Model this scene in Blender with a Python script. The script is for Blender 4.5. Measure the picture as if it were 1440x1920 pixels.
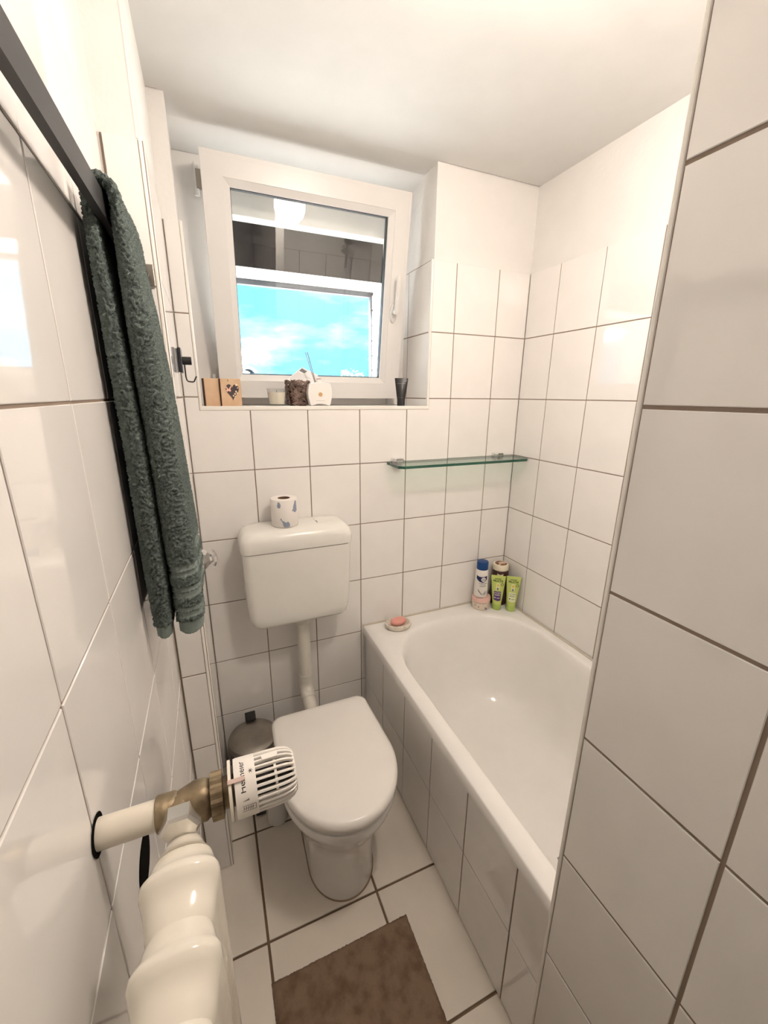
import bpy, bmesh, math, random
from mathutils import Vector, Matrix
random.seed(7)
SC = bpy.context.scene
for o in list(bpy.data.objects): bpy.data.objects.remove(o)
COL = SC.collection
PI = math.pi

# ------------------------------------------------------------------ camera
cam = bpy.data.cameras.new('camera'); camo = bpy.data.objects.new('camera', cam); COL.objects.link(camo)
RIGHT = Vector((0.92198, -0.38712, 0.00900)); DOWN = Vector((-0.09815, -0.25610, -0.96165)); FWD = Vector((0.37458, 0.88575, -0.27412))
M = Matrix.Identity(4)
for r in range(3):
    M[r][0] = RIGHT[r]; M[r][1] = -DOWN[r]; M[r][2] = -FWD[r]
M[0][3], M[1][3], M[2][3] = -0.5375, -1.5188, 1.5143
camo.matrix_world = M
cam.sensor_fit = 'HORIZONTAL'; cam.sensor_width = 36.0; cam.lens = 767.82 / 1440 * 36.0
cam.clip_start = 0.01; cam.clip_end = 200
SC.camera = camo

# ------------------------------------------------------------------ colour management, world, sun
vs = SC.view_settings
SC.display_settings.display_device = 'sRGB'
vs.view_transform = 'Standard'; vs.look = 'None'; vs.gamma = 1.0; vs.use_curve_mapping = False
vs.exposure = 0.0
LAMP_STRENGTH = 102.0
LAMP_COLOR = (1.0, 0.865, 0.745)
LAMP_POS = (.02, -1.05, 2.215)
SKY_BLUE = (0.42, 1.6, 2.6); SKY_WHITE = (60.0, 61, 62); SKY_STRENGTH = 1.0
SUN_STRENGTH = 80.0

def srgb(r, g, b):
    def f(c):
        c /= 255.0
        return c / 12.92 if c <= 0.04045 else ((c + 0.055) / 1.055) ** 2.4
    return (f(r), f(g), f(b), 1.0)

w = bpy.data.worlds.new('sky'); SC.world = w; w.use_nodes = True
nt = w.node_tree; nt.nodes.clear()
out = nt.nodes.new('ShaderNodeOutputWorld'); bg = nt.nodes.new('ShaderNodeBackground')
tc = nt.nodes.new('ShaderNodeTexCoord'); mp = nt.nodes.new('ShaderNodeMapping'); mp.inputs['Scale'].default_value = (3.0, 3.0, 9.0); mp.inputs['Location'].default_value = (4.4, 9.1, 6.6)
nz = nt.nodes.new('ShaderNodeTexNoise'); nz.inputs['Scale'].default_value = 1.6; nz.inputs['Detail'].default_value = 5; nz.inputs['Roughness'].default_value = .55
rp = nt.nodes.new('ShaderNodeValToRGB'); els = rp.color_ramp.elements
els[0].position = .46; els[0].color = (*SKY_BLUE, 1); els[1].position = .665; els[1].color = (*SKY_WHITE, 1)
ce = els.new(.60); ce.color = (1.1, 2.1, 2.8, 1)
nt.links.new(tc.outputs['Generated'], mp.inputs['Vector']); nt.links.new(mp.outputs['Vector'], nz.inputs['Vector'])
nt.links.new(nz.outputs['Fac'], rp.inputs['Fac']); nt.links.new(rp.outputs['Color'], bg.inputs['Color'])
bg.inputs['Strength'].default_value = SKY_STRENGTH
nt.links.new(bg.outputs['Background'], out.inputs['Surface'])

sun = bpy.data.lights.new('sun', 'SUN'); sun.energy = SUN_STRENGTH; sun.angle = .01; sun.color = (1, .97, .92)
suno = bpy.data.objects.new('sun', sun); COL.objects.link(suno)
suno.rotation_euler = Vector((.72, -.22, -.62)).to_track_quat('-Z', 'Y').to_euler()
suno.location = (-6, 3, 8)

# ------------------------------------------------------------------ materials
MATS = {}
def mat(name, col, rough=.5, metal=0.0, bump=None, var=None, spec=.5, trans=0.0, ior=1.45, coat=0.0, objvar=0.0):
    """bump=(scale, distance, detail); var=(scale, colour2, lo, hi): procedural colour variation"""
    if name in MATS: return MATS[name]
    m = bpy.data.materials.new(name); m.use_nodes = True
    t = m.node_tree; b = t.nodes['Principled BSDF']
    c = col if len(col) == 4 else (*col, 1)
    b.inputs['Base Color'].default_value = c
    b.inputs['Roughness'].default_value = rough; b.inputs['Metallic'].default_value = metal
    b.inputs['Specular IOR Level'].default_value = spec; b.inputs['IOR'].default_value = ior
    b.inputs['Transmission Weight'].default_value = trans; b.inputs['Coat Weight'].default_value = coat
    co = t.nodes.new('ShaderNodeTexCoord')
    src = None
    n = t.nodes.new('ShaderNodeTexNoise'); n.inputs['Scale'].default_value = var[0] if var else 9.0
    n.inputs['Detail'].default_value = 6
    t.links.new(co.outputs['Object'], n.inputs['Vector'])
    r = t.nodes.new('ShaderNodeValToRGB')
    c2 = (var[1] if len(var[1]) == 4 else (*var[1], 1)) if var else tuple(min(1, x * .97) for x in c[:3]) + (1,)
    r.color_ramp.elements[0].position = var[2] if var else .35; r.color_ramp.elements[1].position = var[3] if var else .65
    r.color_ramp.elements[0].color = c; r.color_ramp.elements[1].color = c2
    t.links.new(n.outputs['Fac'], r.inputs['Fac'])
    src = r.outputs['Color']
    if objvar:
        oi = t.nodes.new('ShaderNodeObjectInfo'); h = t.nodes.new('ShaderNodeHueSaturation')
        mr = t.nodes.new('ShaderNodeMapRange'); mr.inputs['To Min'].default_value = 1 - objvar; mr.inputs['To Max'].default_value = 1 + objvar
        t.links.new(oi.outputs['Random'], mr.inputs['Value']); t.links.new(mr.outputs['Result'], h.inputs['Value'])
        t.links.new(src, h.inputs['Color']); src = h.outputs['Color']
    t.links.new(src, b.inputs['Base Color'])
    if bump:
        bn = t.nodes.new('ShaderNodeTexNoise'); bn.inputs['Scale'].default_value = bump[0]; bn.inputs['Detail'].default_value = bump[2] if len(bump) > 2 else 2
        bp = t.nodes.new('ShaderNodeBump'); bp.inputs['Distance'].default_value = bump[1]; bp.inputs['Strength'].default_value = 1.0
        t.links.new(co.outputs['Object'], bn.inputs['Vector']); t.links.new(bn.outputs['Fac'], bp.inputs['Height']); t.links.new(bp.outputs['Normal'], b.inputs['Normal'])
    MATS[name] = m
    return m

TILE = mat('glazed_tile', (.87, .845, .82), .05, bump=(9, .00020, 1), objvar=.012, spec=.85)
GROUT = mat('grout', srgb(138, 122, 108), .9, bump=(300, .0004))
GROUTW = mat('silicone', srgb(200, 190, 175), .5)
PLASTER = mat('white_plaster', (.82, .80, .775), .85, bump=(60, .0012, 4))
CEILM = mat('ceiling_paint', (.80, .79, .775), .9, bump=(5, .006, 2))
TRIM = mat('white_trim', (.86, .83, .78), .25)
FLOORT = mat('floor_tile', (.78, .715, .63), .28, bump=(25, .0004, 3), var=(6, (.70, .64, .56), .35, .7), objvar=.03)
FGROUT = mat('floor_grout', srgb(120, 98, 78), .9)
PVC = mat('window_plastic', (.74, .72, .70), .3)
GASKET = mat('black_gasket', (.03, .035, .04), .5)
def thin_glass(name, tint, ior=1.5):
    m = bpy.data.materials.new(name); m.use_nodes = True; t = m.node_tree; t.nodes.clear()
    o = t.nodes.new('ShaderNodeOutputMaterial'); mx = t.nodes.new('ShaderNodeMixShader'); tr = t.nodes.new('ShaderNodeBsdfTransparent'); gl = t.nodes.new('ShaderNodeBsdfGlossy'); fr = t.nodes.new('ShaderNodeFresnel')
    tr.inputs['Color'].default_value = (*tint, 1); gl.inputs['Roughness'].default_value = 0.0; ge = t.nodes.new('ShaderNodeNewGeometry'); mrr = t.nodes.new('ShaderNodeMapRange'); mrr.inputs['To Min'].default_value = ior; mrr.inputs['To Max'].default_value = 1 / ior   # same reflectance from either face
    t.links.new(ge.outputs['Backfacing'], mrr.inputs['Value']); t.links.new(mrr.outputs['Result'], fr.inputs['IOR'])
    # faint procedural haze in the tint
    co = t.nodes.new('ShaderNodeTexCoord'); n = t.nodes.new('ShaderNodeTexNoise'); n.inputs['Scale'].default_value = 6; r = t.nodes.new('ShaderNodeValToRGB')
    r.color_ramp.elements[0].color = (*tint, 1); r.color_ramp.elements[1].color = (*[c * .985 for c in tint], 1)
    t.links.new(co.outputs['Object'], n.inputs['Vector']); t.links.new(n.outputs['Fac'], r.inputs['Fac']); t.links.new(r.outputs['Color'], tr.inputs['Color'])
    t.links.new(fr.outputs['Fac'], mx.inputs['Fac']); t.links.new(tr.outputs['BSDF'], mx.inputs[1]); t.links.new(gl.outputs['BSDF'], mx.inputs[2]); t.links.new(mx.outputs['Shader'], o.inputs['Surface'])
    return m
GLASS = thin_glass('window_glass', (.98, .99, .985), 1.8)
SHELFG = thin_glass('shelf_glass', (.86, .95, .90))
SHELFE = mat('shelf_glass_edge', (.018, .085, .055), .12, ior=1.5)
CERAM = mat('white_ceramic', (.80, .78, .75), .06, coat=.3)
SEATP = mat('seat_plastic', (.82, .79, .75), .22)
CISP = mat('cistern_plastic', (.80, .785, .74), .22)
PIPEP = mat('grey_white_plastic_pipe', (.70, .67, .60), .3)
ENAM = mat('bath_enamel', (.84, .82, .79), .08)
RADP = mat('radiator_enamel', (.80, .755, .66), .14, bump=(20, .001, 2))
PIPEW = mat('painted_pipe', (.78, .72, .62), .35, var=(18, (.60, .50, .40), .62, .78))
BRASS = mat('old_brass', srgb(150, 134, 108), .45, metal=.7, var=(40, srgb(92, 78, 60), .4, .7), bump=(90, .0006, 3))
CHROME = mat('chrome', (.78, .78, .78), .08, metal=1.0)
STEEL = mat('brushed_steel', (.40, .37, .33), .36, metal=1.0, var=(12, (.30, .27, .235), .4, .75), bump=(40, .0003, 3))
BLACKM = mat('black_metal', (.018, .018, .02), .38)
RAILM = mat('black_rail_paint', (.03, .029, .03), .42)
BLACKP = mat('black_plastic', (.012, .012, .013), .35)
DARK = mat('painted_hole_shade', (.006, .005, .004), 1.0, spec=.05)  # near-black colour standing in for the shade inside wall holes
THW = mat('thermostat_plastic', (.84, .80, .75), .35)
THD = mat('thermostat_core_shade', (.035, .03, .028), .6)  # core coloured dark to give the shade between the fins
PINKGREY = mat('pale_pink_plastic', srgb(205, 180, 170), .4)
INK = mat('black_ink', (.02, .018, .016), .6)
TOWEL = mat('green_grey_terry', srgb(130, 142, 138), .95, var=(600, srgb(96, 107, 104), .35, .65), bump=(1400, .0015, 2), spec=.1)
TOWELB = mat('towel_woven_band', srgb(124, 135, 131), .85, spec=.2, bump=(1200, .0006))
MATM = mat('brown_mat_pile', srgb(152, 128, 108), .98, var=(30, srgb(126, 102, 84), .4, .68), bump=(700, .003, 3), spec=.05)
EXTW = mat('exterior_render', (.80, .77, .73), .9, bump=(80, .003, 3))
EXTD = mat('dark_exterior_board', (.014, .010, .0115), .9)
EXTG = mat('dark_grey_edge', (.07, .075, .09), .7)
GROUNDM = mat('pale_bounce_ground', (.62, .60, .57), .9)  # kept pale so sunlight bounces up to the recess head
LEAFM = mat('pale_leaf', (.55, .50, .22), .8)
ROOFM = mat('grey_roof', (.30, .33, .38), .8)
WOODM = mat('light_wood', srgb(212, 182, 150), .6, var=(9, srgb(192, 154, 122), .4, .7), bump=(60, .0006, 3))
WOODD = mat('dark_wood_edge', srgb(74, 42, 24), .7)
HEARTM = mat('heart_dark', srgb(72, 58, 60), .6)
BUTTM = mat('butterfly_pink', srgb(236, 190, 172), .6)
CREAMM = mat('cream_blossom', srgb(240, 225, 195), .6)
WAX = mat('candle_wax', (.86, .80, .66), .5)
CANDG = thin_glass('candle_glass', (.96, .96, .96))
TWIG = mat('dark_twig', srgb(132, 112, 102), .85, var=(60, srgb(84, 66, 60), .4, .65))
PAPER = mat('white_paper', (.84, .82, .81), .8)
PRINTG = mat('grey_print', srgb(130, 132, 136), .8)
DIFB = mat('diffuser_white', (.86, .83, .80), .18)
GOLD = mat('gold_print', srgb(196, 158, 108), .45)
REED = mat('reed_stick', srgb(150, 140, 145), .7)
ROSE = mat('rose_collar', srgb(170, 120, 110), .4)
SOAPD = mat('soap_dish_stone', (.74, .68, .59), .7, var=(60, (.62, .55, .46), .45, .6), bump=(150, .001, 2))
SOAPM = mat('pink_soap', srgb(228, 160, 148), .4)
GREEN = mat('green_tube', srgb(188, 202, 112), .35)
GREENC = mat('green_cap', srgb(172, 196, 100), .35)
PURPLE = mat('purple_print', srgb(84, 56, 118), .5)
DKGREEN = mat('dark_green_print', srgb(40, 62, 24), .5)
LTGREEN = mat('pale_green_print', srgb(222, 226, 190), .5)
YELLOWP = mat('yellow_print', srgb(214, 190, 96), .5)
NAVY = mat('navy_print', srgb(16, 34, 84), .4)
BLUEC = mat('blue_cap', srgb(14, 62, 122), .35)
BOTW = mat('white_bottle', (.84, .80, .75), .35)
PINKL = mat('pink_lid', srgb(226, 188, 176), .4)
JARB = mat('pale_jar', srgb(222, 208, 190), .35)
BROWN = mat('brown_jar', srgb(62, 34, 28), .3)
CREAMLID = mat('cream_lid', srgb(232, 222, 198), .4)
WHALE = mat('whale_print', srgb(140, 150, 168), .8)
ROLLP = mat('toilet_paper', (.84, .80, .76), .95)
CARD = mat('cardboard_core', srgb(110, 84, 62), .9)
DOORM = mat('door_paint', (.78, .75, .70), .4)

def emis(name, col, s):
    m = bpy.data.materials.new(name); m.use_nodes = True; t = m.node_tree; t.nodes.clear()
    o = t.nodes.new('ShaderNodeOutputMaterial'); e = t.nodes.new('ShaderNodeEmission')
    e.inputs['Color'].default_value = (*col, 1); e.inputs['Strength'].default_value = s
    t.links.new(e.outputs['Emission'], o.inputs['Surface']); return m
LAMPM = emis('opal_globe', LAMP_COLOR, LAMP_STRENGTH)

# ------------------------------------------------------------------ object helpers
def child(o, n): return next(c for c in o.children if c.name.split('.')[0] == n)
DEEP = {'toilet_roll': lambda o: child(o, 'paper'), 'thermostat_head': lambda o: child(o, 'sleeve'), 'leaflet': lambda o: child(o, 'sheet'), 'reed_diffuser': lambda o: child(o, 'bottle'), 'cosmetic_tube': lambda o: child(o, 'body'), 'hair_tube': lambda o: child(o, 'body'), 'powder_bottle': lambda o: child(o, 'body'), 'cream_jar': lambda o: child(o, 'jar'), 'brown_jar': lambda o: child(o, 'body')}
def wpos(o):
    p = Vector((0, 0, 0))
    while o: p += o.location; o = o.parent
    return p
def tag(o, label=None, cat=None, group=None, kind=None):
    if label: o['label'] = label
    if cat: o['category'] = cat
    if group: o['group'] = group
    if kind: o['kind'] = kind
    return o
def thing(name, loc, label, cat, group=None, kind=None):
    o = bpy.data.objects.new(name, None); o.empty_display_size = .02; COL.objects.link(o); o.location = loc
    return tag(o, label, cat, group, kind)
def link(name, me, m, parent=None, smooth=False, origin=None):
    """me holds world coordinates; the origin goes to the parent's base or to `origin`"""
    base = wpos(parent) if parent else Vector((0, 0, 0))
    o = bpy.data.objects.new(name, me); COL.objects.link(o)
    if parent: o.parent = parent
    if origin is not None:
        off = Vector(origin); o.location = off - base
    else: off = base
    if off.length > 0: me.transform(Matrix.Translation(-off))
    if isinstance(m, (list, tuple)):
        for x in m: me.materials.append(x)
    else: me.materials.append(m)
    if smooth:
        me.polygons.foreach_set('use_smooth', [True] * len(me.polygons))
    me.update(); return o
def mesh(verts, faces):
    me = bpy.data.meshes.new('m'); me.from_pydata([tuple(v) for v in verts], [], faces)
    bm = bmesh.new(); bm.from_mesh(me); bmesh.ops.recalc_face_normals(bm, faces=bm.faces); bm.to_mesh(me); bm.free()
    return me
def box_mesh(lo, hi, bev=0.0, seg=2, rot=None, pivot=None):
    bm = bmesh.new(); bmesh.ops.create_cube(bm, size=1)
    c = [(a + b) / 2 for a, b in zip(lo, hi)]; s = [b - a for a, b in zip(lo, hi)]
    for v in bm.verts: v.co = Vector((c[0] + v.co.x * s[0], c[1] + v.co.y * s[1], c[2] + v.co.z * s[2]))
    if bev: bmesh.ops.bevel(bm, geom=bm.edges[:], offset=bev, segments=seg, profile=.5, affect='EDGES')
    if rot: bmesh.ops.rotate(bm, verts=bm.verts, cent=pivot or c, matrix=rot)
    me = bpy.data.meshes.new('m'); bm.to_mesh(me); bm.free(); return me
def box(name, lo, hi, m, parent=None, bev=0.0, seg=2, rot=None, pivot=None, origin=None):
    return link(name, box_mesh(lo, hi, bev, seg, rot, pivot), m, parent, smooth=False, origin=origin)
def loft(rings, closed=True, cap0=True, cap1=True):
    n = len(rings[0]); vs_ = [v for r in rings for v in r]; f = []
    for i in range(len(rings) - 1):
        for j in range(n if closed else n - 1):
            k = (j + 1) % n
            f.append((i * n + j, i * n + k, (i + 1) * n + k, (i + 1) * n + j))
    if cap0: f.append(tuple(range(n - 1, -1, -1)))
    if cap1: f.append(tuple(range((len(rings) - 1) * n, len(rings) * n)))
    return mesh(vs_, f)
def frame_for(ax):
    ax = Vector(ax).normalized(); h = Vector((0, 0, 1)) if abs(ax.z) < .9 else Vector((1, 0, 0))
    u = ax.cross(h).normalized(); return u, ax.cross(u).normalized(), ax
def lathe_mesh(prof, base, ax=(0, 0, 1), seg=32, closed_profile=False, sx=1.0, sy=1.0, u0=None):
    """prof: list of (radius, distance along ax)"""
    u, v, a = frame_for(ax)
    if u0: u = Vector(u0).normalized(); v = a.cross(u)
    b = Vector(base); rings = []
    for r, h in prof:
        rings.append([b + a * h + u * (r * sx * math.cos(2 * PI * k / seg)) + v * (r * sy * math.sin(2 * PI * k / seg)) for k in range(seg)])
    if closed_profile:
        rings.append(rings[0]); return loft(rings, cap0=False, cap1=False)
    return loft(rings)
def lathe(name, prof, base, m, parent=None, ax=(0, 0, 1), seg=32, smooth=True, **k):
    o = link(name, lathe_mesh(prof, base, ax, seg, **k), m, parent, smooth=smooth)
    return auto(o)
def auto(o, ang=.6):
    me = o.data
    bm = bmesh.new(); bm.from_mesh(me)
    for e in bm.edges:
        if len(e.link_faces) == 2 and e.calc_face_angle(0) > ang: e.smooth = False
    bm.to_mesh(me); bm.free(); return o
def tube_mesh(pts, rad, seg=12):
    pts = [Vector(p) for p in pts]; rings = []; n = len(pts)
    rr = rad if isinstance(rad, (list, tuple)) else [rad] * n
    t0 = (pts[1] - pts[0]).normalized(); u, v, _ = frame_for(t0)
    for i, p in enumerate(pts):
        t = (pts[min(i + 1, n - 1)] - pts[max(i - 1, 0)]).normalized()
        q = t0.rotation_difference(t); u = q @ u; v = q @ v; t0 = t
        rings.append([p + u * (rr[i] * math.cos(2 * PI * k / seg)) + v * (rr[i] * math.sin(2 * PI * k / seg)) for k in range(seg)])
    return loft(rings)
def tube(name, pts, rad, m, parent=None, seg=12):
    return auto(link(name, tube_mesh(pts, rad, seg), m, parent, smooth=True))
def bez(p0, p1, p2, n=8):
    p0, p1, p2 = Vector(p0), Vector(p1), Vector(p2)
    return [p0 * (1 - t) ** 2 + p1 * (2 * t * (1 - t)) + p2 * t * t for t in [i / n for i in range(n + 1)]]
def merge(meshes):
    bm = bmesh.new()
    for me in meshes: bm.from_mesh(me); bpy.data.meshes.remove(me)
    me = bpy.data.meshes.new('m'); bm.to_mesh(me); bm.free(); return me
def prism_mesh(poly, to3, d0, d1):
    """poly: 2-D outline; to3(u,v,d) -> 3-D"""
    return loft([[to3(u, v, d0) for u, v in poly], [to3(u, v, d1) for u, v in poly]])
def text_mesh(s, size, mapf, align='CENTER', bold=.012):
    c = bpy.data.curves.new('t', 'FONT'); c.body = s; c.size = size; c.align_x = align; c.align_y = 'CENTER'; c.resolution_u = 2; c.offset = bold * size
    o = bpy.data.objects.new('t', c); COL.objects.link(o)
    dg = bpy.context.evaluated_depsgraph_get(); me = bpy.data.meshes.new_from_object(o.evaluated_get(dg))
    bpy.data.objects.remove(o); bpy.data.curves.remove(c)
    bm = bmesh.new(); bm.from_mesh(me); bmesh.ops.triangulate(bm, faces=bm.faces)
    for _ in range(2):
        big = [e for e in bm.edges if e.calc_length() > size * .25]
        if big: bmesh.ops.subdivide_edges(bm, edges=big, cuts=1, use_grid_fill=True); bmesh.ops.triangulate(bm, faces=bm.faces)
    for v in bm.verts: v.co = mapf(v.co.x, v.co.y)
    bm.to_mesh(me); bm.free()
    me.materials.clear()
    return me

# tiles -------------------------------------------------------------
TILES = {}
def tile_mesh(wd, ht, key=''):
    k = (round(wd, 4), round(ht, 4), key)
    if k in TILES: return TILES[k]
    a, b, c, t = wd / 2, ht / 2, .0009, .0045
    vv = []
    for x, y, z in ((a, b, -t), (a, b, -c), (a - c, b - c, 0)):
        vv += [(-x, -y, z), (x, -y, z), (x, y, z), (-x, y, z)]
    f = [(8, 9, 10, 11)]
    for i in range(4):
        j = (i + 1) % 4
        f += [(i, j, 4 + j, 4 + i), (4 + i, 4 + j, 8 + j, 8 + i)]
    me = bpy.data.meshes.new('tile'); me.from_pydata(vv, [], f); me.update()
    TILES[k] = me; return me
def tile(parent, u0, u1, v0, v1, to3, m, gr=.0035, wob=.0022, name='tile'):
    """to3(u,v) point on the face; local x = du, y = dv, z = outward normal"""
    me = tile_mesh(u1 - u0 - gr, v1 - v0 - gr, m.name)
    if not me.materials: me.materials.append(m)
    o = bpy.data.objects.new(name, me); COL.objects.link(o); o.parent = parent
    uc, vc = (u0 + u1) / 2, (v0 + v1) / 2
    c = Vector(to3(uc, vc)); eu = (Vector(to3(uc + 1, vc)) - c).normalized(); ev = (Vector(to3(uc, vc + 1)) - c).normalized(); en = eu.cross(ev)
    R = Matrix((eu, ev, en)).transposed() @ Matrix.Rotation(random.uniform(-wob, wob), 3, 'X') @ Matrix.Rotation(random.uniform(-wob, wob), 3, 'Y')
    Mx = R.to_4x4(); Mx.translation = c - wpos(parent); o.matrix_local = Mx
    return o
def tile_field(parent, us, vs_, to3, m, skip=None, gr=.0035, wob=.0022):
    for i in range(len(us) - 1):
        for j in range(len(vs_) - 1):
            r = (us[i], us[i + 1], vs_[j], vs_[j + 1])
            if skip:
                r = skip(*r)
                if r is None: continue
            if r[1] - r[0] < .008 or r[3] - r[2] < .008: continue
            tile(parent, *r, to3, m, gr, wob)

XL, XR, XP, XQ, YQ, YP = -.678, .7547, -.0453, -.602, -.4134, -1.1571
ZT = 2.0033; ZC = 2.31
ROWS = [0.0] + [.0033 + .25 * k for k in range(1, 9)]
YREAR = -2.35; YEND = -1.62
RX0, RX1, SILL, RY = -.558, .297, 1.470, .25     # window recess

def struct(name, lo, hi, m, label, cat='wall', **k):
    o = box(name, lo, hi, m, **k); tag(o, label, cat, kind='structure'); return o
def multi(name, boxes, m, parent=None):
    return link(name, merge([box_mesh(*b) for b in boxes]), m, parent)

# ------------------------------------------------------------------ room shell
floor = struct('floor', (-.80, YREAR - .1, -.10), (.90, .10, -.006), FGROUT, 'beige stone-look floor tiles with brown joints', 'floor')
fx = [-.80 + .0] + [-.524 + .3338 * k for k in range(0, 2)] + [.03]
fx[0] = XL
fy = sorted([-.6654 - .3338 * k for k in range(-1, 6)] + [.0])
tile_field(floor, fx, fy, lambda u, v: (u, v, 0), FLOORT, gr=.007, wob=.0008)

ceiling = struct('ceiling', (-.80, YREAR - .1, ZC), (.90, .0, ZC + .12), CEILM, 'white painted ceiling above the bathtub and window', 'ceiling')

# back wall with the window recess
wb = multi('wall_back', [((-.80, .004, -.1), (.90, .30, SILL - .012)), ((-.80, .004, SILL - .012), (RX0 - .004, .30, ZC + .12)), ((RX1 + .004, .004, SILL - .012), (.90, .30, ZC + .12))], PLASTER)
tag(wb, 'white tiled wall behind the toilet with plaster above the tiles', 'wall', kind='structure')
multi('grout_bed', [((XQ, .0018, 0), (XR, .006, SILL - .012)), ((XQ, .0018, SILL - .012), (RX0 + .001, .006, ZT - .002)), ((RX1 - .001, .0018, SILL - .012), (XR, .006, ZT - .002)),
                    ((RX1 - .0045, .0, SILL), (RX1 - .0016, RY + .02, ZT))], GROUT, wb)
bx = [XQ, -.4, -.2, 0, .2, .4, .6, XR]
B3 = lambda u, v: (u, 0, v)
ZN = SILL - .010
def bskip(u0, u1, v0, v1):
    if v1 > ZN + .001 and u0 < RX1 and u1 > RX0:
        if v0 >= ZN:                      # beside the recess
            if u0 < RX0: return (u0, RX0, v0, v1)
            if u1 > RX1: return (RX1, u1, v0, v1)
            return None
        if u0 < RX0 or u1 > RX1: return None   # L-shaped tiles, made below
        return (u0, u1, v0, ZN + .002)
    return (u0, u1, v0, v1)
tile_field(wb, bx, ROWS, B3, TILE, bskip)
g = .00175
for poly in ([(XQ + g, 1.2533 + g), (-.4 - g, 1.2533 + g), (-.4 - g, ZN), (RX0 - g, ZN), (RX0 - g, 1.5033 - g), (XQ + g, 1.5033 - g)],
             [(.2 + g, 1.2533 + g), (.4 - g, 1.2533 + g), (.4 - g, 1.5033 - g), (RX1 + g, 1.5033 - g), (RX1 + g, ZN), (.2 + g, ZN)]):
    link('tile', prism_mesh(poly, lambda u, v, d: Vector((u, d, v)), 0, .0045), TILE, wb)
# right reveal tiles, painted left reveal
tile_field(wb, [-(RY + .005), -.2, -.004], [SILL + .001, 1.5033, 1.7533, ZT], lambda u, v: (RX1 - .005, -u, v), TILE, wob=.0012)
# window sill: tiles in mortar
sl = struct('windowsill', (RX0 - .004, .004, SILL - .014), (RX1 + .004, RY + .03, SILL), GROUT, 'white tiled window sill carrying candle and bottles', 'window sill')
tile_field(sl, [RX0, -.40, -.2, 0, .2, RX1 - .004], [.006, RY + .02], lambda u, v: (u, v, SILL + .004), TILE)
ZS = SILL + .004
# recess head sloping from the ceiling to the frame
hd = loft([[Vector((x, -.0, ZC + .12)), Vector((x, .0, ZC)), Vector((x, .10, ZC - .004)), Vector((x, .20, ZC - .022)), Vector((x, .30, ZC - .030)), Vector((x, .30, ZC + .12))] for x in (RX0 - .02, RX1 + .02)])
tag(link('ceiling_recess', hd, CEILM), 'white painted head of the window recess sloping down from the ceiling', 'ceiling', kind='structure')

# right wall of the bath alcove
wr = struct('wall_right', (XR + .004, YEND - .1, -.1), (XR + .15, .30, ZC + .12), PLASTER, 'white tiled wall along the far long side of the bathtub')
box('grout_bed', (XR + .0018, YEND, .45), (XR + .006, .002, ZT - .002), GROUT, wr)
ry = sorted([.1646 + .2 * k for k in range(0, 8) if .1646 + .2 * k < -YEND - .02] + [0, -YEND])
tile_field(wr, ry, [.50] + ROWS[3:], lambda u, v: (XR, -u, v), TILE)

# dividing wall beside the bath
PT = .05
wp = struct('wall_divider', (XP + .004, YREAR, 0), (XP + PT, YP, ZC), PLASTER, 'white tiled dividing wall close by on the right')
box('grout_bed', (XP + .0018, YREAR, 0), (XP + .006, YP - .001, ZT - .002), GROUT, wp)
py = [-YP + .0045] + [-YP + .2 * k for k in range(1, 6)] + [-YREAR]
tile_field(wp, py, ROWS, lambda u, v: (XP, -u, v), TILE, gr=.005)
# u runs towards the camera; normals must face -x
tr = thing('trim_1', (XP, YP, 0), 'white plastic edge strip on the corner of the dividing wall', 'trim', kind='structure')
box('strip', (XP - .0010, YP - .0055, 0), (XP + .010, YP + .0010, ZC), TRIM, tr, bev=.002)

# left wall
wl = struct('wall_left', (-.83, YREAR - .1, -.1), (XL - .004, .10, ZC + .12), PLASTER, 'white tiled wall close by on the left behind towel and radiator')
box('grout_bed', (XL - .006, YREAR, 0), (XL - .0018, YQ, ZT - .002), GROUT, wl)
ly = sorted([YQ] + [-.5393 - .2 * k for k in range(0, 9)] + [YREAR])
tile_field(wl, ly, ROWS, lambda u, v: (XL, u, v), TILE)

# boxed-in pilaster in the left corner
wq = struct('wall_pilaster', (-.70, YQ + .004, 0), (XQ - .004, .01, ZC), PLASTER, 'narrow tiled pilaster between left wall and window')
multi('grout_bed', [((XL, YQ + .0018, 0), (XQ - .001, YQ + .006, ZT - .002)), ((XQ - .006, YQ + .001, 0), (XQ - .0018, .0, ZT - .002))], GROUT, wq)
tile_field(wq, [XL + .002, XQ - .009], ROWS, lambda u, v: (u, YQ, v), TILE)
tile_field(wq, [YQ + .009, -.2067, -.002], ROWS, lambda u, v: (XQ, u, v), TILE)
t2 = thing('trim_2', (XQ, YQ, 0), 'rounded white corner strip on the tiled pilaster', 'trim', kind='structure')
qc = [(XQ - .0095, YQ - .0006)] + [(XQ - .0085 + .0095 * math.sin(a), YQ + .0085 - .0095 * math.cos(a)) for a in [i * PI / 16 for i in range(9)]] + [(XQ + .0006, YQ + .0095), (XQ - .006, YQ + .0095), (XQ - .0095, YQ + .006)]
auto(link('strip', loft([[Vector((x, y, z)) for x, y in qc] for z in (0, ZT + .002)]), TRIM, t2, smooth=True))
auto(link('plaster_bead', loft([[Vector((x - .004, y + .004, z)) for x, y in qc] for z in (ZT + .002, ZC)]), PLASTER, t2, smooth=True))
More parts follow.
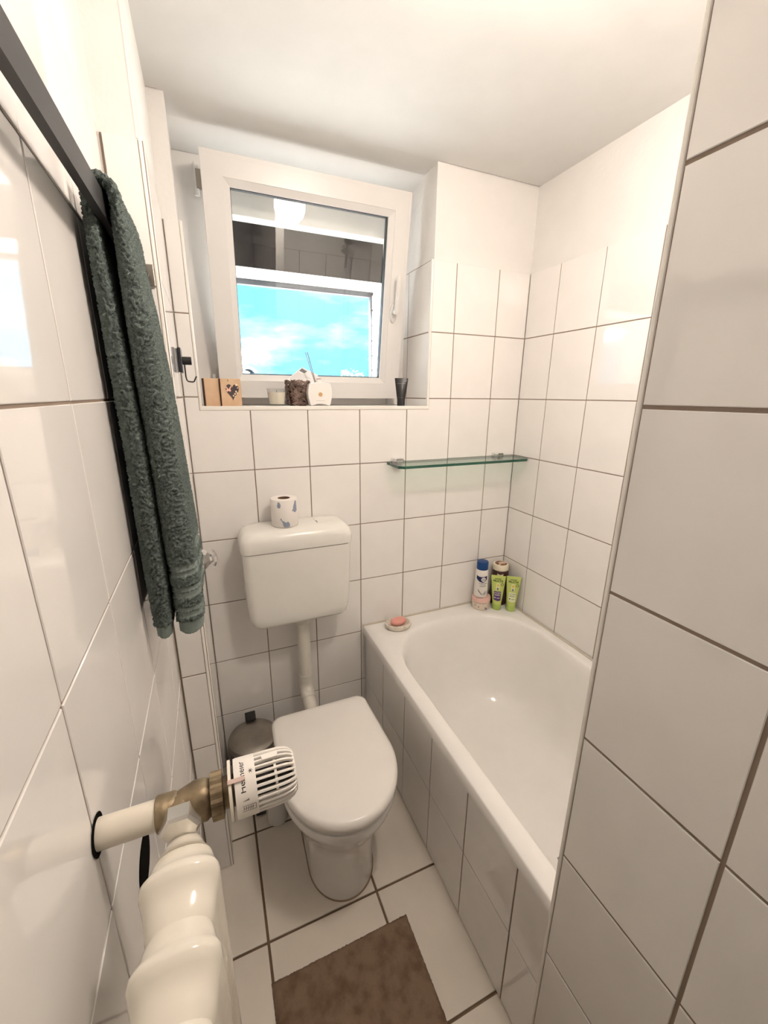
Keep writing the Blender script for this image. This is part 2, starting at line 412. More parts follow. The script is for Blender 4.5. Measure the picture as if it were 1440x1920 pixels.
# trims round the window recess
t3 = thing('trim_3', (RX0, 0, SILL), 'white plastic edge strip framing the tiled window recess', 'trim', kind='structure')
box('side_strip', (RX0 - .001, -.0022, SILL - .010), (RX0 + .0075, .012, ZT + .001), TRIM, t3, bev=.003)
box('side_strip', (RX1 - .0075, -.0022, SILL - .010), (RX1 + .001, .012, ZT + .001), TRIM, t3, bev=.003)
box('bottom_strip', (RX0 - .001, -.0026, SILL - .010), (RX1 + .001, .012, SILL + .0045), TRIM, t3, bev=.003)
# rest of the room behind the camera
we = struct('wall_end', (XP + PT, YEND - .15, 0), (XR + .01, YEND - .004, ZC), PLASTER, 'tiled wall at the near end of the bathtub behind the divider')
box('grout_bed', (XP + PT, YEND - .006, 0), (XR, YEND - .0018, ZT), GROUT, we)
tile_field(we, [-XR, -.6, -.4, -.2, -(XP + PT)], [.50] + ROWS[3:], lambda u, v: (-u, YEND, v), TILE)
wf = struct('wall_rear', (-.80, YREAR - .15, 0), (XP + PT, YREAR, ZC), PLASTER, 'plain white wall behind the viewer with the door')
dr = thing('door_1', (-.36, YREAR, 0), 'plain cream painted door in the rear wall', 'door', kind='structure')
box('leaf', (-.66, YREAR + .001, .01), (-.08, YREAR + .04, 2.0), DOORM, dr, bev=.003)
tube('handle', [(-.60, YREAR + .04, 1.05), (-.60, YREAR + .085, 1.05), (-.58, YREAR + .09, 1.05), (-.49, YREAR + .09, 1.05)], .009, CHROME, dr)

# ------------------------------------------------------------------ window
win = thing('window_1', (-.13, .235, ZS), 'white plastic window tilted open above the toilet', 'window', kind='structure')
FX0, FX1, FZ0, FZ1, FY0, FY1 = RX0 - .006, RX1 + .002, ZS, 2.284, .242, .30
OX0, OX1, OZ0, OZ1 = -.462, .215, 1.535, 2.125
ff = [((FX0, FY0, FZ0), (OX0, FY1, FZ1), .003), ((OX1, FY0, FZ0), (FX1, FY1, FZ1), .003), ((OX0, FY0, FZ0), (OX1, FY1, OZ0), .003), ((OX0, FY0, OZ1), (OX1, FY1, FZ1), .003)]
fixed = multi('fixed_frame', ff, PVC, win)
multi('frame_stop', [((OX0 - .004, FY0 - .008, OZ0), (OX0 + .012, FY0 + .02, OZ1)), ((OX1 - .012, FY0 - .008, OZ0), (OX1 + .004, FY0 + .02, OZ1))], PVC, fixed)
# sash built upright in local (u,h,d) then tilted about its bottom edge
SX0, SX1, SB, SH = -.4815, .2415, 1.505, .741
YB = .215; A = math.atan2(.110, .733)
def S(x, h, d):   # d>0 towards the room
    return Vector((x, YB - h * math.sin(A) - d * math.cos(A), SB + h * math.cos(A) - d * math.sin(A)))
def sash_box(name, x0, x1, h0, h1, d0, d1, m, parent, bev=0.0):
    me = box_mesh((x0, h0, d0), (x1, h1, d1), bev)
    for v in me.vertices: v.co = S(v.co.x, v.co.y, v.co.z)
    me.flip_normals()
    return link(name, me, m, parent)
def sash_ring(name, x0, x1, h0, h1, wd, d0, d1, m, parent, miter=True, slope=0.0):
    """picture frame with mitred corners, `slope` lowers the inner edge"""
    o = [(x0, h0), (x1, h0), (x1, h1), (x0, h1)]; i = [(x0 + wd, h0 + wd), (x1 - wd, h0 + wd), (x1 - wd, h1 - wd), (x0 + wd, h1 - wd)]
    v = [S(x, h, d0) for x, h in o] + [S(x, h, d1) for x, h in o] + [S(x, h, d1 - slope) for x, h in i] + [S(x, h, d0) for x, h in i]
    f = []
    for k in range(4):
        j = (k + 1) % 4
        for a in range(4): f.append((a * 4 + k, a * 4 + j, ((a + 1) % 4) * 4 + j, ((a + 1) % 4) * 4 + k))
    return link(name, mesh(v, f), m, parent)
sash = sash_ring('sash_frame', SX0, SX1, 0, SH, .062, -.035, .022, PVC, win)
sash_ring('overlap_lip', SX0 - .001, SX1 + .001, -.001, SH + .001, .012, .018, .0225, PVC, sash)
sash_ring('glazing_bead', SX0 + .0615, SX1 - .0615, .0615, SH - .0615, .021, -.02, .0195, PVC, sash, slope=.010)
sash_ring('gasket', SX0 + .080, SX1 - .080, .080, SH - .080, .0045, -.020, .0015, GASKET, sash)
sash_box('window_pane', SX0 + .07, SX1 - .07, .07, SH - .07, -.016, -.012, GLASS, win)
# handle in the tilt position (lever up)
hx, hh = .196, .335
hp = [(.014 * math.cos(a), .034 * math.sin(a) if abs(math.sin(a)) > .0 else 0) for a in [k * 2 * PI / 24 for k in range(24)]]
ho = link('handle_rosette', loft([[S(hx + u, hh + v, d) for u, v in ((x * s, y * s) for x, y in hp)] for d, s in ((.022, 1), (.030, 1), (.033, .85))]), PVC, sash, smooth=True); auto(ho)
tube('handle_neck', [S(hx, hh + .006, .030), S(hx, hh + .006, .055)], .0105, PVC, sash)
lv = [(hh - .004, .056, .010), (hh + .012, .060, .0105), (hh + .03, .060, .009), (hh + .08, .061, .0085), (hh + .128, .063, .009), (hh + .132, .063, .006)]
auto(link('handle_lever', loft([[S(hx + r * 1.0 * math.cos(a), h, d + .0075 * math.sin(a)) for a in [k * 2 * PI / 16 for k in range(16)]] for h, d, r in lv]), PVC, sash, smooth=True))
# hinge cover on the frame
hg = tube('hinge_cover', [(-.4955, .222, 2.155), (-.4955, .222, 2.245)], .0085, PVC, win)
box('hinge_arm', (-.4955, .205, 2.175), (-.478, .222, 2.228), STEEL, win)
tube('hinge_pin', [(-.4955, .222, 2.245), (-.4955, .222, 2.253)], [.006, .004], PVC, win)
tube('hinge_cover', [(-.497, .225, 1.515), (-.497, .225, 1.585)], .008, PVC, win)

# outside: thick outer leaf with lintel, jambs and shutter track
ew = multi('wall_outside', [((-1.6, .40, 2.005), (1.6, .60, 3.2)), ((.282, .30, .5), (1.6, .60, 2.005)), ((-1.6, .30, .5), (-.60, .60, 2.005)), ((-.60, .30, .5), (.282, .60, 1.49))], EXTW)
tag(ew, 'white rendered outer wall and lintel seen through the window glass', 'wall', kind='structure')
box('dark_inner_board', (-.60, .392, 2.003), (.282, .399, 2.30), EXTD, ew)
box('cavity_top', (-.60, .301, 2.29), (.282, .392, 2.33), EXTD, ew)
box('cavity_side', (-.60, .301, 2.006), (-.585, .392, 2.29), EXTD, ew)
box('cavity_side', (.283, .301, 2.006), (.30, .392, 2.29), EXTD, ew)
box('lintel_edge', (-.60, .585, 1.983), (.285, .612, 2.004), EXTG, ew)
box('shutter_track', (.270, .585, 1.49), (.2815, .612, 2.0), EXTG, ew)
for k in range(7):
    box('brick', (.274, .42, 1.50 + .071 * k), (.283, .58, 1.563 + .071 * k), EXTW, ew, bev=.002, seg=1)

gm = box('bounce_ground', (-60, .7, -6.2), (60, 90, -6.0), GROUNDM); tag(gm, 'unseen pale ground added below the window to bounce sunlight up', 'ground', kind='structure')  # unseen plane added as a sunlight reflector for the window recess
# far roof arch and tree top at the lower edge of the pane
ra = thing('arched_roof', (-.55, 30.0, -6), 'small grey arched roof far outside at lower left of the pane', 'roof')
def far(px, py, yy):
    v = RIGHT * ((px - 720) / 767.82) + DOWN * ((py - 960) / 767.82) + FWD
    c = Vector((-.5375, -1.5188, 1.5143)); t = (yy - c.y) / v.y; return c + v * t
ca = far(467, 704, 30)
ra.location = (ca.x, ca.y, -6)
arc = [ca + Vector((.62 * math.cos(a), 0, .62 * math.sin(a))) for a in [k * PI / 14 for k in range(15)]]
auto(link('roof_shell', loft([[p + Vector((0, d, 0)) for p in arc] + [ca + (p - ca) * .72 + Vector((0, d, 0)) for p in reversed(arc)] for d in (0, 3)]), ROOFM, ra, smooth=False))
box('gable_wall', (ca.x - .45, ca.y + .2, -6), (ca.x + .45, ca.y + 3, ca.z + .05), EXTW, ra)
tt = far(658, 700, 24)
tr_ = thing('tree', (tt.x, tt.y, -6), 'sunlit yellowish tree top far outside at lower right of the pane', 'tree')
tube('trunk', [(tt.x, tt.y, -6), (tt.x + .1, tt.y, -3), (tt.x, tt.y, tt.z - 1.5)], [.22, .16, .10], WOODD, tr_)
lvv, lff = [], []
for k in range(900):
    a, b, rr = random.uniform(0, 2 * PI), math.acos(random.uniform(-1, 1)), random.random() ** .4
    c = Vector((tt.x + 1.25 * rr * math.sin(b) * math.cos(a), tt.y + 1.2 * rr * math.sin(b) * math.sin(a), tt.z - 1.0 + 1.3 * rr * math.cos(b)))
    n = Vector((random.gauss(0, 1), random.gauss(0, 1), random.gauss(0, 1))).normalized(); u, v, _ = frame_for(n); s = random.uniform(.05, .1)
    i = len(lvv); lvv += [c - u * s, c + v * s * .6, c + u * s, c - v * s * .6]; lff.append((i, i + 1, i + 2, i + 3))
me = bpy.data.meshes.new('m'); me.from_pydata([tuple(v) for v in lvv], [], lff)
tag(link('foliage', me, LEAFM, tr_), kind='stuff')

# ------------------------------------------------------------------ ceiling lamp (its light fills the room)
lp = thing('ceiling_lamp', (LAMP_POS[0], LAMP_POS[1], ZC), 'round opal globe lamp on the ceiling reflected in the window pane', 'lamp')
lathe('base', [(.108, 0), (.112, -.008), (.112, -.046), (.104, -.050), (.06, -.050)], (LAMP_POS[0], LAMP_POS[1], ZC), TRIM, lp)  # opaque dish widened to hold direct lamp light off the ceiling
R_ = .088
lathe('globe', [(R_ * math.sin(PI * k / 20 + 1e-4), -R_ * math.cos(PI * k / 20)) for k in range(21)], LAMP_POS, LAMPM, lp)

# hand shower on the end wall (seen mirrored in the pane)
sh = thing('hand_shower', (.54, YEND, 1.2), 'chrome hand shower on its bracket on the end wall, seen mirrored in the pane', 'shower')
lathe('bracket', [(.03, 0), (.03, .012), (.018, .02), (.018, .05)], (.54, YEND + .0, 2.05), CHROME, sh, ax=(0, 1, 0))
tube('handle', [(.54, YEND + .045, 1.93), (.54, YEND + .06, 2.06), (.54, YEND + .085, 2.12)], [.011, .012, .014], CHROME, sh)
lathe('spray_head', [(.014, -.03), (.04, 0), (.042, .012), (.0, .014)], (.54, YEND + .10, 2.12), CHROME, sh, ax=(0, .8, -.6))
tube('hose', bez((.54, YEND + .045, 1.93), (.56, YEND + .05, 1.2), (.60, YEND + .03, .95), 14), .007, CHROME, sh)

# ------------------------------------------------------------------ bathtub
RIM = .53; TX0, TX1, TY0, TY1 = .008, XR - .005, -.001, YEND + .001
CXc, CYc = .385, -.80
def outline(hw, yb, yf, n=2.7, endl=.32):
    """closed outline of the basin: straight sides, superelliptic ends"""
    pts = []
    for k in range(120):
        a = 2 * PI * k / 120
        c, s = math.cos(a), math.sin(a)
        e = 2.0 / n
        x = hw * (abs(c) ** e) * (1 if c >= 0 else -1); q = (abs(s) ** e)
        y = (yb - endl) + endl * q if s >= 0 else (yf + endl) - endl * q
        pts.append((CXc + x, y))
    return pts
def to_rect(pts, x0, x1, y0, y1):
    r = []
    for x, y in pts:
        dx, dy = x - CXc, y - CYc
        t = min((x1 - CXc) / dx if dx > 1e-9 else (x0 - CXc) / dx if dx < -1e-9 else 1e9, (y1 - CYc) / dy if dy > 1e-9 else (y0 - CYc) / dy if dy < -1e-9 else 1e9)
        r.append((CXc + dx * t, CYc + dy * t))
    # snap the nearest points onto the four corners
    for cx, cy in ((x0, y0), (x0, y1), (x1, y0), (x1, y1)):
        k = min(range(len(r)), key=lambda i: (r[i][0] - cx) ** 2 + (r[i][1] - cy) ** 2); r[k] = (cx, cy)
    return r
o0 = outline(.325, -.082, YEND + .10)
rect = to_rect(o0, TX0, TX1, TY1, TY0); ri = to_rect(o0, TX0 + .004, TX1 - .002, TY1 + .002, TY0 - .002); rin = to_rect(o0, TX0 + .012, TX1 - .003, TY1 + .003, TY0 - .003)
ring = lambda p, z: [Vector((x, y, z)) for x, y in p]
rings = [ring(rin, RIM - .040), ring(rect, RIM - .040), ring(rect, RIM - .005), ring(ri, RIM)]
for ins, dz in ((-.004, 0), (0, -.001), (.004, -.005), (.008, -.014), (.014, -.04), (.028, -.13), (.045, -.23), (.062, -.30), (.088, -.35), (.13, -.382), (.19, -.393), (.27, -.395)):
    rings.append(ring(outline(.325 - ins, -.082 - ins * 1.9, YEND + .10 + ins * 1.3, 2.7 - min(.4, ins * 3), .32), RIM + dz))
bt = thing('bathtub', (CXc, CYc, 0), 'white enamel bathtub with rounded basin built in along the right wall', 'bathtub')
auto(link('tub_shell', loft(rings, cap0=False), ENAM, bt, smooth=True), .9)
tube('silicone_joint', [(TX0, -.004, RIM + .002), (XR - .006, -.004, RIM + .002), (XR - .006, YEND + .006, RIM + .002)], .0045, GROUTW, bt, seg=6)
lathe('drain', [(.0, .004), (.03, .003), (.034, 0)], (CXc, -1.2, .136), CHROME, bt)
# tiled bath front
PX = .0165
wbf = struct('wall_bath_front', (PX + .004, YEND, 0), (PX + .03, -.001, RIM - .042), GROUT, 'tiled front panel below the rim of the bathtub')
box('grout_bed', (PX + .0018, YEND, 0), (PX + .006, -.001, RIM - .045), GROUT, wbf)
fy_ = [.002, .0148] + [.2148 + .2 * k for k in range(0, 7)] + [-YEND]
tile_field(wbf, fy_, [.002, .2533, RIM - .046], lambda u, v: (PX, -u, v), TILE, gr=.0045)

# ------------------------------------------------------------------ toilet
TC = -.268
to = thing('toilet', (TC, -.45, 0), 'white floor-standing toilet with closed lid', 'toilet')
def dshape(hw, yb, yf, rc=.035, n=72, taper=.96):
    """D outline: straight back edge with rounded corners, elliptical front"""
    pts = []; yc = yf + hw * 1.18
    for k in range(33):
        a = PI + PI * k / 32
        pts.append((hw * math.cos(a), yc + (yc - yf) * math.sin(a)))
    hb = hw * taper
    for k in range(9):
        a = PI / 2 * k / 8; pts.append((hb - rc + rc * math.cos(a), yb - rc + rc * math.sin(a)))
    for k in range(9):
        a = PI / 2 + PI / 2 * k / 8; pts.append((-hb + rc + rc * math.cos(a), yb - rc + rc * math.sin(a)))
    return pts
def dring(z, hw, yb, yf, rc=.035, taper=.96): return [Vector((TC + x, y, z)) for x, y in dshape(hw, yb, yf, rc, taper=taper)]
lid = link('lid', loft([dring(.3985, .170, -.294, -.736), dring(.3985, .1765, -.287, -.744), dring(.410, .1795, -.285, -.747), dring(.424, .177, -.287, -.744), dring(.4295, .168, -.294, -.733), dring(.4315, .14, -.31, -.69), dring(.432, .08, -.36, -.60)]), SEATP, to, smooth=True); auto(lid, .9)
st = link('seat', loft([dring(.3795, .160, -.30, -.725), dring(.3795, .1675, -.298, -.733), dring(.392, .1685, -.297, -.734), dring(.3945, .164, -.30, -.730)]), SEATP, to, smooth=True); auto(st, .9)
bw = [(.3785, .164, -.24, -.727), (.376, .173, -.235, -.737), (.362, .1755, -.232, -.740), (.345, .172, -.23, -.735), (.31, .158, -.225, -.714), (.27, .143, -.22, -.694), (.235, .126, -.215, -.674), (.205, .114, -.21, -.662), (.17, .108, -.21, -.655), (.10, .104, -.21, -.651), (.02, .105, -.205, -.654), (.0, .106, -.205, -.655)]
bo = link('bowl', loft([dring(z, a, b, c, .05, .85 if z > .2 else .95) for z, a, b, c in bw]), CERAM, to, smooth=True); auto(bo, .9)
for sx in (-.08, .08): tube('hinge', [(TC + sx - .02, -.285, .405), (TC + sx + .02, -.285, .405)], .011, SEATP, lid)
link('silicone_joint', loft([dring(.0003, .1085, -.202, -.6585, .05, .95), dring(.0030, .1070, -.204, -.6560, .05, .95)]), mat('aged_silicone', srgb(150, 128, 108), .7), to)
lathe('floor_bolt_cap', [(.011, 0), (.011, .008), (.006, .014)], (TC - .11, -.34, 0), CERAM, to, seg=16)

# cistern
ct = thing('cistern', (-.28, -.08, .685), 'white plastic cistern hung on the tiled wall above the toilet', 'cistern')
def rrect(x0, x1, y0, y1, r, z, n=6):
    p = []
    for cx, cy, a0 in ((x1 - r, y1 - r, 0), (x0 + r, y1 - r, PI / 2), (x0 + r, y0 + r, PI), (x1 - r, y0 + r, 1.5 * PI)):
        for k in range(n + 1):
            a = a0 + PI / 2 * k / n; p.append(Vector((cx + r * math.cos(a), cy + r * math.sin(a), z)))
    return p
cb = [(.705, .045, .03), (.690, .022, .014), (.70, .010, .008), (.72, .002, .004), (.78, -.003, .002), (.86, -.006, .0), (.984, -.008, -.001)]
rr_ = [rrect(-.452 + .02, -.112 - .02, -.145 + .02, -.003, .02, .6875), rrect(-.452 + .006, -.112 - .006, -.145 + .007, -.003, .024, .692)]
for z, x0, x1, y0 in ((.703, -.459, -.105, -.144), (.73, -.467, -.097, -.1475), (.78, -.472, -.092, -.149), (.86, -.4745, -.0885, -.150), (.984, -.476, -.086, -.151)): rr_.append(rrect(x0, x1, y0, -.003, .03, z))
auto(link('tank', loft(rr_), CISP, ct, smooth=True), .8)
rl = [rrect(-.475, -.087, -.150, -.003, .03, .9855), rrect(-.479, -.083, -.154, -.003, .03, .987), rrect(-.481, -.081, -.156, -.003, .032, 1.00), rrect(-.480, -.082, -.155, -.003, .034, 1.025), rrect(-.474, -.088, -.149, -.003, .036, 1.042), rrect(-.463, -.099, -.138, -.004, .036, 1.053), rrect(-.448, -.114, -.122, -.006, .034, 1.058), rrect(-.42, -.14, -.10, -.02, .03, 1.060)]
auto(link('cistern_lid', loft(rl), CISP, ct, smooth=True), .8)
fl = link('flush_button', loft([rrect(-.205, -.125, -.10, -.035, .006, z) for z in (1.0585, 1.0612)] + [rrect(-.204, -.126, -.099, -.036, .006, 1.0618)]), CISP, ct)
box('flush_hollow_shade', (-.203, -.094, 1.0614), (-.200, -.07, 1.0622), GASKET, ct)  # thin black strip laid on as the shade of a hollow
fp = thing('flush_pipe', (-.268, -.06, .3), 'off-white flush pipe bending from the cistern down to the toilet', 'pipe')
lathe('collar', [(.042, 0), (.044, -.012), (.036, -.03), (.027, -.042)], (-.268, -.065, .688), PIPEP, fp)
tube('straight_pipe', [(-.268, -.065, .66), (-.268, -.065, .385)], .0255, PIPEP, fp, seg=20)
tube('elbow', [(-.268, -.065, .41), (-.268, -.065, .375)] + bez((-.268, -.065, .375), (-.268, -.066, .345), (-.268, -.095, .325), 6)[1:] + [(-.268, -.11, .318)], .0275, PIPEP, fp, seg=20)
tube('angled_pipe', [(-.268, -.10, .322), (-.268, -.198, .283)], .0255, PIPEP, fp, seg=20)

# toilet roll with whales
RC = (-.315, -.072, 1.0615); RR, RH = .047, .098
tp = thing('toilet_roll', RC, 'toilet paper roll printed with blue-grey whales standing on the cistern', 'toilet paper')
lathe('paper', [(.022, 0), (RR - .001, 0), (RR, .002), (RR, RH - .002), (RR - .001, RH), (.022, RH)], RC, ROLLP, tp, seg=48, closed_profile=True)
lathe('core', [(.0205, .001), (.022, .001), (.022, RH - .001), (.0205, RH - .001)], RC, CARD, tp, seg=32, closed_profile=True)
def onroll(u, v, d=.0003):
    a = ROLLA + u / RR; return Vector((RC[0] + (RR + d) * math.sin(a), RC[1] - (RR + d) * math.cos(a), RC[2] + v))
ROLLA = math.atan2(-.5375 - RC[0], 1.5188 + RC[1])
def decal(name, polys, f, m, parent):
    if parent and parent.type == 'EMPTY' and parent.children and parent.name.split('.')[0] in DEEP: parent = DEEP[parent.name.split('.')[0]](parent)
    vv, ff_ = [], []
    for p in polys:
        i0 = len(vv); vv += [(u, v, 0) for u, v in p]; ff_.append(tuple(range(i0, i0 + len(p))))
    me = bpy.data.meshes.new('m'); me.from_pydata(vv, [], ff_)
    bm = bmesh.new(); bm.from_mesh(me); bmesh.ops.triangulate(bm, faces=bm.faces)
    big = [e for e in bm.edges if e.calc_length() > .004]
    if big: bmesh.ops.subdivide_edges(bm, edges=big, cuts=3, use_grid_fill=True); bmesh.ops.triangulate(bm, faces=bm.faces)
    for v in bm.verts: v.co = f(v.co.x, v.co.y)
    bm.to_mesh(me); bm.free()
    return link(name, me, m, parent)
wh = [(-.017, .030), (-.012, .036), (-.011, .028), (.004, .018), (.010, .022), (.015, .016), (.017, .006), (.012, .002), (-.004, .002), (-.007, .008), (-.009, .020), (-.013, .026)]
decal('whale_print', [wh], onroll, WHALE, tp)
decal('whale_print', [[(-.022, .092), (-.016, .092), (-.012, .082), (-.014, .072), (-.021, .070), (-.026, .076)]], onroll, WHALE, tp)
decal('sail_print', [[(.042, .094), (.050, .090), (.052, .055), (.040, .050), (.030, .058), (.033, .074)], [(.026, .060), (.031, .063), (.030, .056)]], onroll, WHALE, tp)

# ------------------------------------------------------------------ pedal bin and brush
BX, BY = -.497, -.155
bn = thing('pedal_bin', (BX, BY, 0), 'round steel pedal bin between pilaster and toilet', 'bin')
lathe('body', [(.080, 0), (.084, .004), (.084, .225), (.080, .23)], (BX, BY, 0), BLACKM, bn, seg=40)
lathe('plinth', [(.088, 0), (.088, .014), (.085, .018)], (BX, BY, 0), BLACKP, bn, seg=40)
lathe('lid', [(.086, .228), (.090, .230), (.091, .250), (.088, .256), (.076, .262), (.05, .2675), (.0, .269)], (BX, BY, 0), STEEL, bn, seg=40)
box('lid_hinge', (BX - .02, BY + .076, .235), (BX + .02, BY + .104, .283), BLACKP, bn, bev=.003)
box('pedal', (BX - .018, BY - .125, .006), (BX + .018, BY - .082, .016), BLACKP, bn, bev=.003)
tb = thing('toilet_brush', (-.442, -.315, 0), 'white toilet brush holder standing behind the toilet bowl', 'toilet brush')
lathe('holder', [(.034, 0), (.038, .004), (.035, .10), (.033, .125), (.030, .125), (.030, .01)], (-.442, -.305, 0), CERAM, tb, seg=28)
tube('handle', [(-.442, -.305, .10), (-.442, -.305, .31)], [.008, .007], BOTW, tb)
lathe('stopper', [(.029, .118), (.029, .128), (.010, .140)], (-.442, -.305, 0), BOTW, tb, seg=24)

# ------------------------------------------------------------------ bath mat
bmx0, bmx1, bmy0, bmy1 = -.528, -.131, -1.36, -.758
nx, ny = 150, 220
vv, ff_ = [], []
for j in range(ny + 1):
    for i in range(nx + 1):
        ex = min(i, nx - i, j, ny - j)
        z = .011 * min(1, .35 + ex * .25) + random.uniform(-.0014, .0014)
        x = bmx0 + (bmx1 - bmx0) * i / nx + random.uniform(-.0007, .0007) * (1 if ex == 0 else .6); y = bmy0 + (bmy1 - bmy0) * j / ny + random.uniform(-.0008, .0008)
        vv.append((x, y, z))
for j in range(ny):
    for i in range(nx):
        a = j * (nx + 1) + i; ff_.append((a, a + 1, a + nx + 2, a + nx + 1))
n0 = len(vv); per = list(range(nx + 1)) + [j * (nx + 1) + nx for j in range(1, ny + 1)] + [ny * (nx + 1) + i for i in range(nx - 1, -1, -1)] + [j * (nx + 1) for j in range(ny - 1, 0, -1)]
vv += [(vv[p][0], vv[p][1], .0005) for p in per]
for k in range(len(per)):
    l = (k + 1) % len(per); ff_.append((per[k], n0 + k, n0 + l, per[l]))
me = bpy.data.meshes.new('m'); me.from_pydata(vv, [], ff_)
tag(link('bath_mat', me, MATM, None, smooth=True, origin=(-.33, -1.06, 0)), 'brown terry bath mat lying on the floor before the toilet', 'bath mat')

# ------------------------------------------------------------------ towel rail and towel
rl_ = thing('towel_rail', (XL, -1.1, 1.70), 'black flat towel rail along the left wall', 'towel rail')
CAMP = Vector((-.5375, -1.5188, 1.5143)); K = 1.30      # measured along the sight lines, set at its real distance from the wall
def near(v): return CAMP + (Vector(v) - CAMP) * K
p0, p1 = near((-.6235, -1.45, 1.702)), near((-.6115, -.722, 1.7037))
dv = (p1 - p0).normalized(); nx_ = dv.cross(Vector((0, 0, 1)))
sec = [(-.010, -.0173), (0, -.0173), (0, .0173), (-.010, .0173)]
link('bar', loft([[p + nx_ * a + Vector((0, 0, b)) for a, b in sec] for p in (p0, p1)]), RAILM, rl_)
for t_ in (.03, .985):
    c_ = p0.lerp(p1, t_)
    box('bracket', (XL + .0005, c_.y - .010, c_.z - .008), (c_.x - .005, c_.y + .010, c_.z + .008), RAILM, rl_, bev=.001, seg=1)

TW0, TW1 = -.945, -.755
key = [  # x, z, thickness
    (-.6215, 1.187, .0225), (-.6225, 1.30, .024), (-.6235, 1.45, .022), (-.6275, 1.60, .016), (-.6305, 1.69, .011)]
ac = (-.6172, 1.704)
for k in range(1, 8):
    a = PI - PI * k / 8; key.append((ac[0] + .0138 * math.cos(a), ac[1] + .0225 * math.sin(a) + .002, .0095))
key += [(-.6045, 1.69, .011), (-.6015, 1.62, .020), (-.5985, 1.53, .028), (-.594, 1.36, .033), (-.5905, 1.26, .036), (-.5895, 1.187, .035)]
def resample(key, step):
    out_ = []; acc = 0
    for i in range(len(key) - 1):
        a, b = Vector(key[i]), Vector(key[i + 1]); d = math.hypot(b[0] - a[0], b[1] - a[1]); n = max(1, round(d / step))
        out_ += [a.lerp(b, k / n) for k in range(n)]
    return out_ + [Vector(key[-1])]
sm = [Vector(k) for k in key]
path = resample([tuple(s) for s in sm], .0015)
NS = 300
rings = []; bands = []
npath = len(path)
lens = [0]
for i in range(1, npath): lens.append(lens[-1] + math.hypot(path[i][0] - path[i - 1][0], path[i][1] - path[i - 1][1]))
for i, p in enumerate(path):
    a, b = path[max(0, i - 1)], path[min(npath - 1, i + 1)]
    tx, tz = b[0] - a[0], b[1] - a[1]; l = math.hypot(tx, tz); tx, tz = tx / l, tz / l
    nxx, nzz = tz, -tx                       # outward side of the path
    th = p[2]; r = th / 2; hy = (TW1 - TW0) / 2; yc = (TW0 + TW1) / 2
    front = i > npath / 2
    e = (lens[-1] - lens[i]) if front else lens[i]
    # near edge leans back a little with height, fold bulges
    yoff = .004 * math.sin(e * 9)
    end = max(.72, min(1, .72 + e / .010))     # rounded hem
    band = (e < .018) or (front and any(abs(e - c) < .0035 for c in (.030, .038, .060, .068, .090, .098)))
    amp = .0002 if band else .0019
    ring_ = []
    straight = hy - r
    Ltot = 4 * straight + 2 * PI * r
    # dense sampling on the near end where the camera looks
    for k in range(NS):
        s = (k + .5) / NS * Ltot
        if s < 2 * straight: yy, nn, ny_ = yc + straight - s, r, 0; ox, oy = 1, 0
        elif s < 2 * straight + PI * r:
            q = (s - 2 * straight) / r; ox, oy = math.cos(q), -math.sin(q); yy = yc - straight + r * oy; nn = r * ox
        elif s < 4 * straight + PI * r: yy = yc - straight + (s - 2 * straight - PI * r); nn = -r; ox, oy = -1, 0
        else:
            q = (s - 4 * straight - PI * r) / r; ox, oy = -math.cos(q), math.sin(q); yy = yc + straight + r * oy; nn = r * ox
        wv = .0022 * math.sin((yy + .945) * 42 + e * 6) * (1 if abs(ox) > .5 else 0) * min(1, th / .02)
        dd = random.uniform(-amp, amp) * (1.25 if abs(oy) > .3 else 1) - (.0018 if band else 0)
        no = nn * end + ox * dd + wv * (1 if front else .4)
        ring_.append(Vector((p[0] + nxx * -no, yy + oy * dd + yoff, p[1] + nzz * -no + random.uniform(-.0006, .0006))))
    rings.append([near(v) for v in ring_]); bands.append(band)
twl = link('hand_towel', loft(rings), [TOWEL, TOWELB], None, smooth=True, origin=(-.62, -.63, 1.08))
for pg in twl.data.polygons:
    if len(pg.vertices) == 4 and bands[min(v // NS for v in pg.vertices)]: pg.material_index = 1
tag(twl, 'grey-green terry towel folded over the black rail on the left wall', 'towel')

# ------------------------------------------------------------------ hooks
bh = thing('wall_hook', (XQ, -.105, 1.605), 'black square wall hook beside the window', 'hook')
box('adhesive_pad', (XQ, -.135, 1.576), (XQ + .003, -.075, 1.638), EXTG, bh)
box('plate', (XQ + .003, -.138, 1.573), (XQ + .012, -.072, 1.641), BLACKM, bh, bev=.002)
lathe('knob', [(.0115, .012), (.0115, .036), (.0105, .037)], (XQ, -.105, 1.607), BLACKM, bh, ax=(1, 0, 0), seg=24)
tube('wire_hook', [(XQ + .017, -.105, 1.60), (XQ + .017, -.105, 1.562), (XQ + .0185, -.105, 1.553), (XQ + .022, -.105, 1.549), (XQ + .034, -.105, 1.5475), (XQ + .038, -.105, 1.549), (XQ + .046, -.105, 1.564)], .0021, BLACKM, bh)
ch = thing('wall_hook', (XQ, -.125, .99), 'polished chrome hook beside the cistern', 'hook')
HC = (XQ, -.125, .985)
lathe('rosette', [(.036, 0), (.037, .003), (.036, .006)], HC, CHROME, ch, ax=(1, 0, 0), seg=8, smooth=False)
lathe('bell', [(.035, .006), (.034, .012), (.018, .026), (.013, .032), (.013, .036)], HC, CHROME, ch, ax=(1, 0, 0), seg=8, smooth=False)
cr = []
for k in range(9):
    a = -1 + 2 * k / 8; cr.append([Vector((XQ + .045 - .009 * a * a + dx, HC[1] + wy, HC[2] + .030 * a)) for dx, wy in ((-.003, -.011), (.002, -.009), (.004, 0), (.002, .009), (-.003, .011))])
auto(link('finger_plate', loft(cr), CHROME, ch, smooth=True))
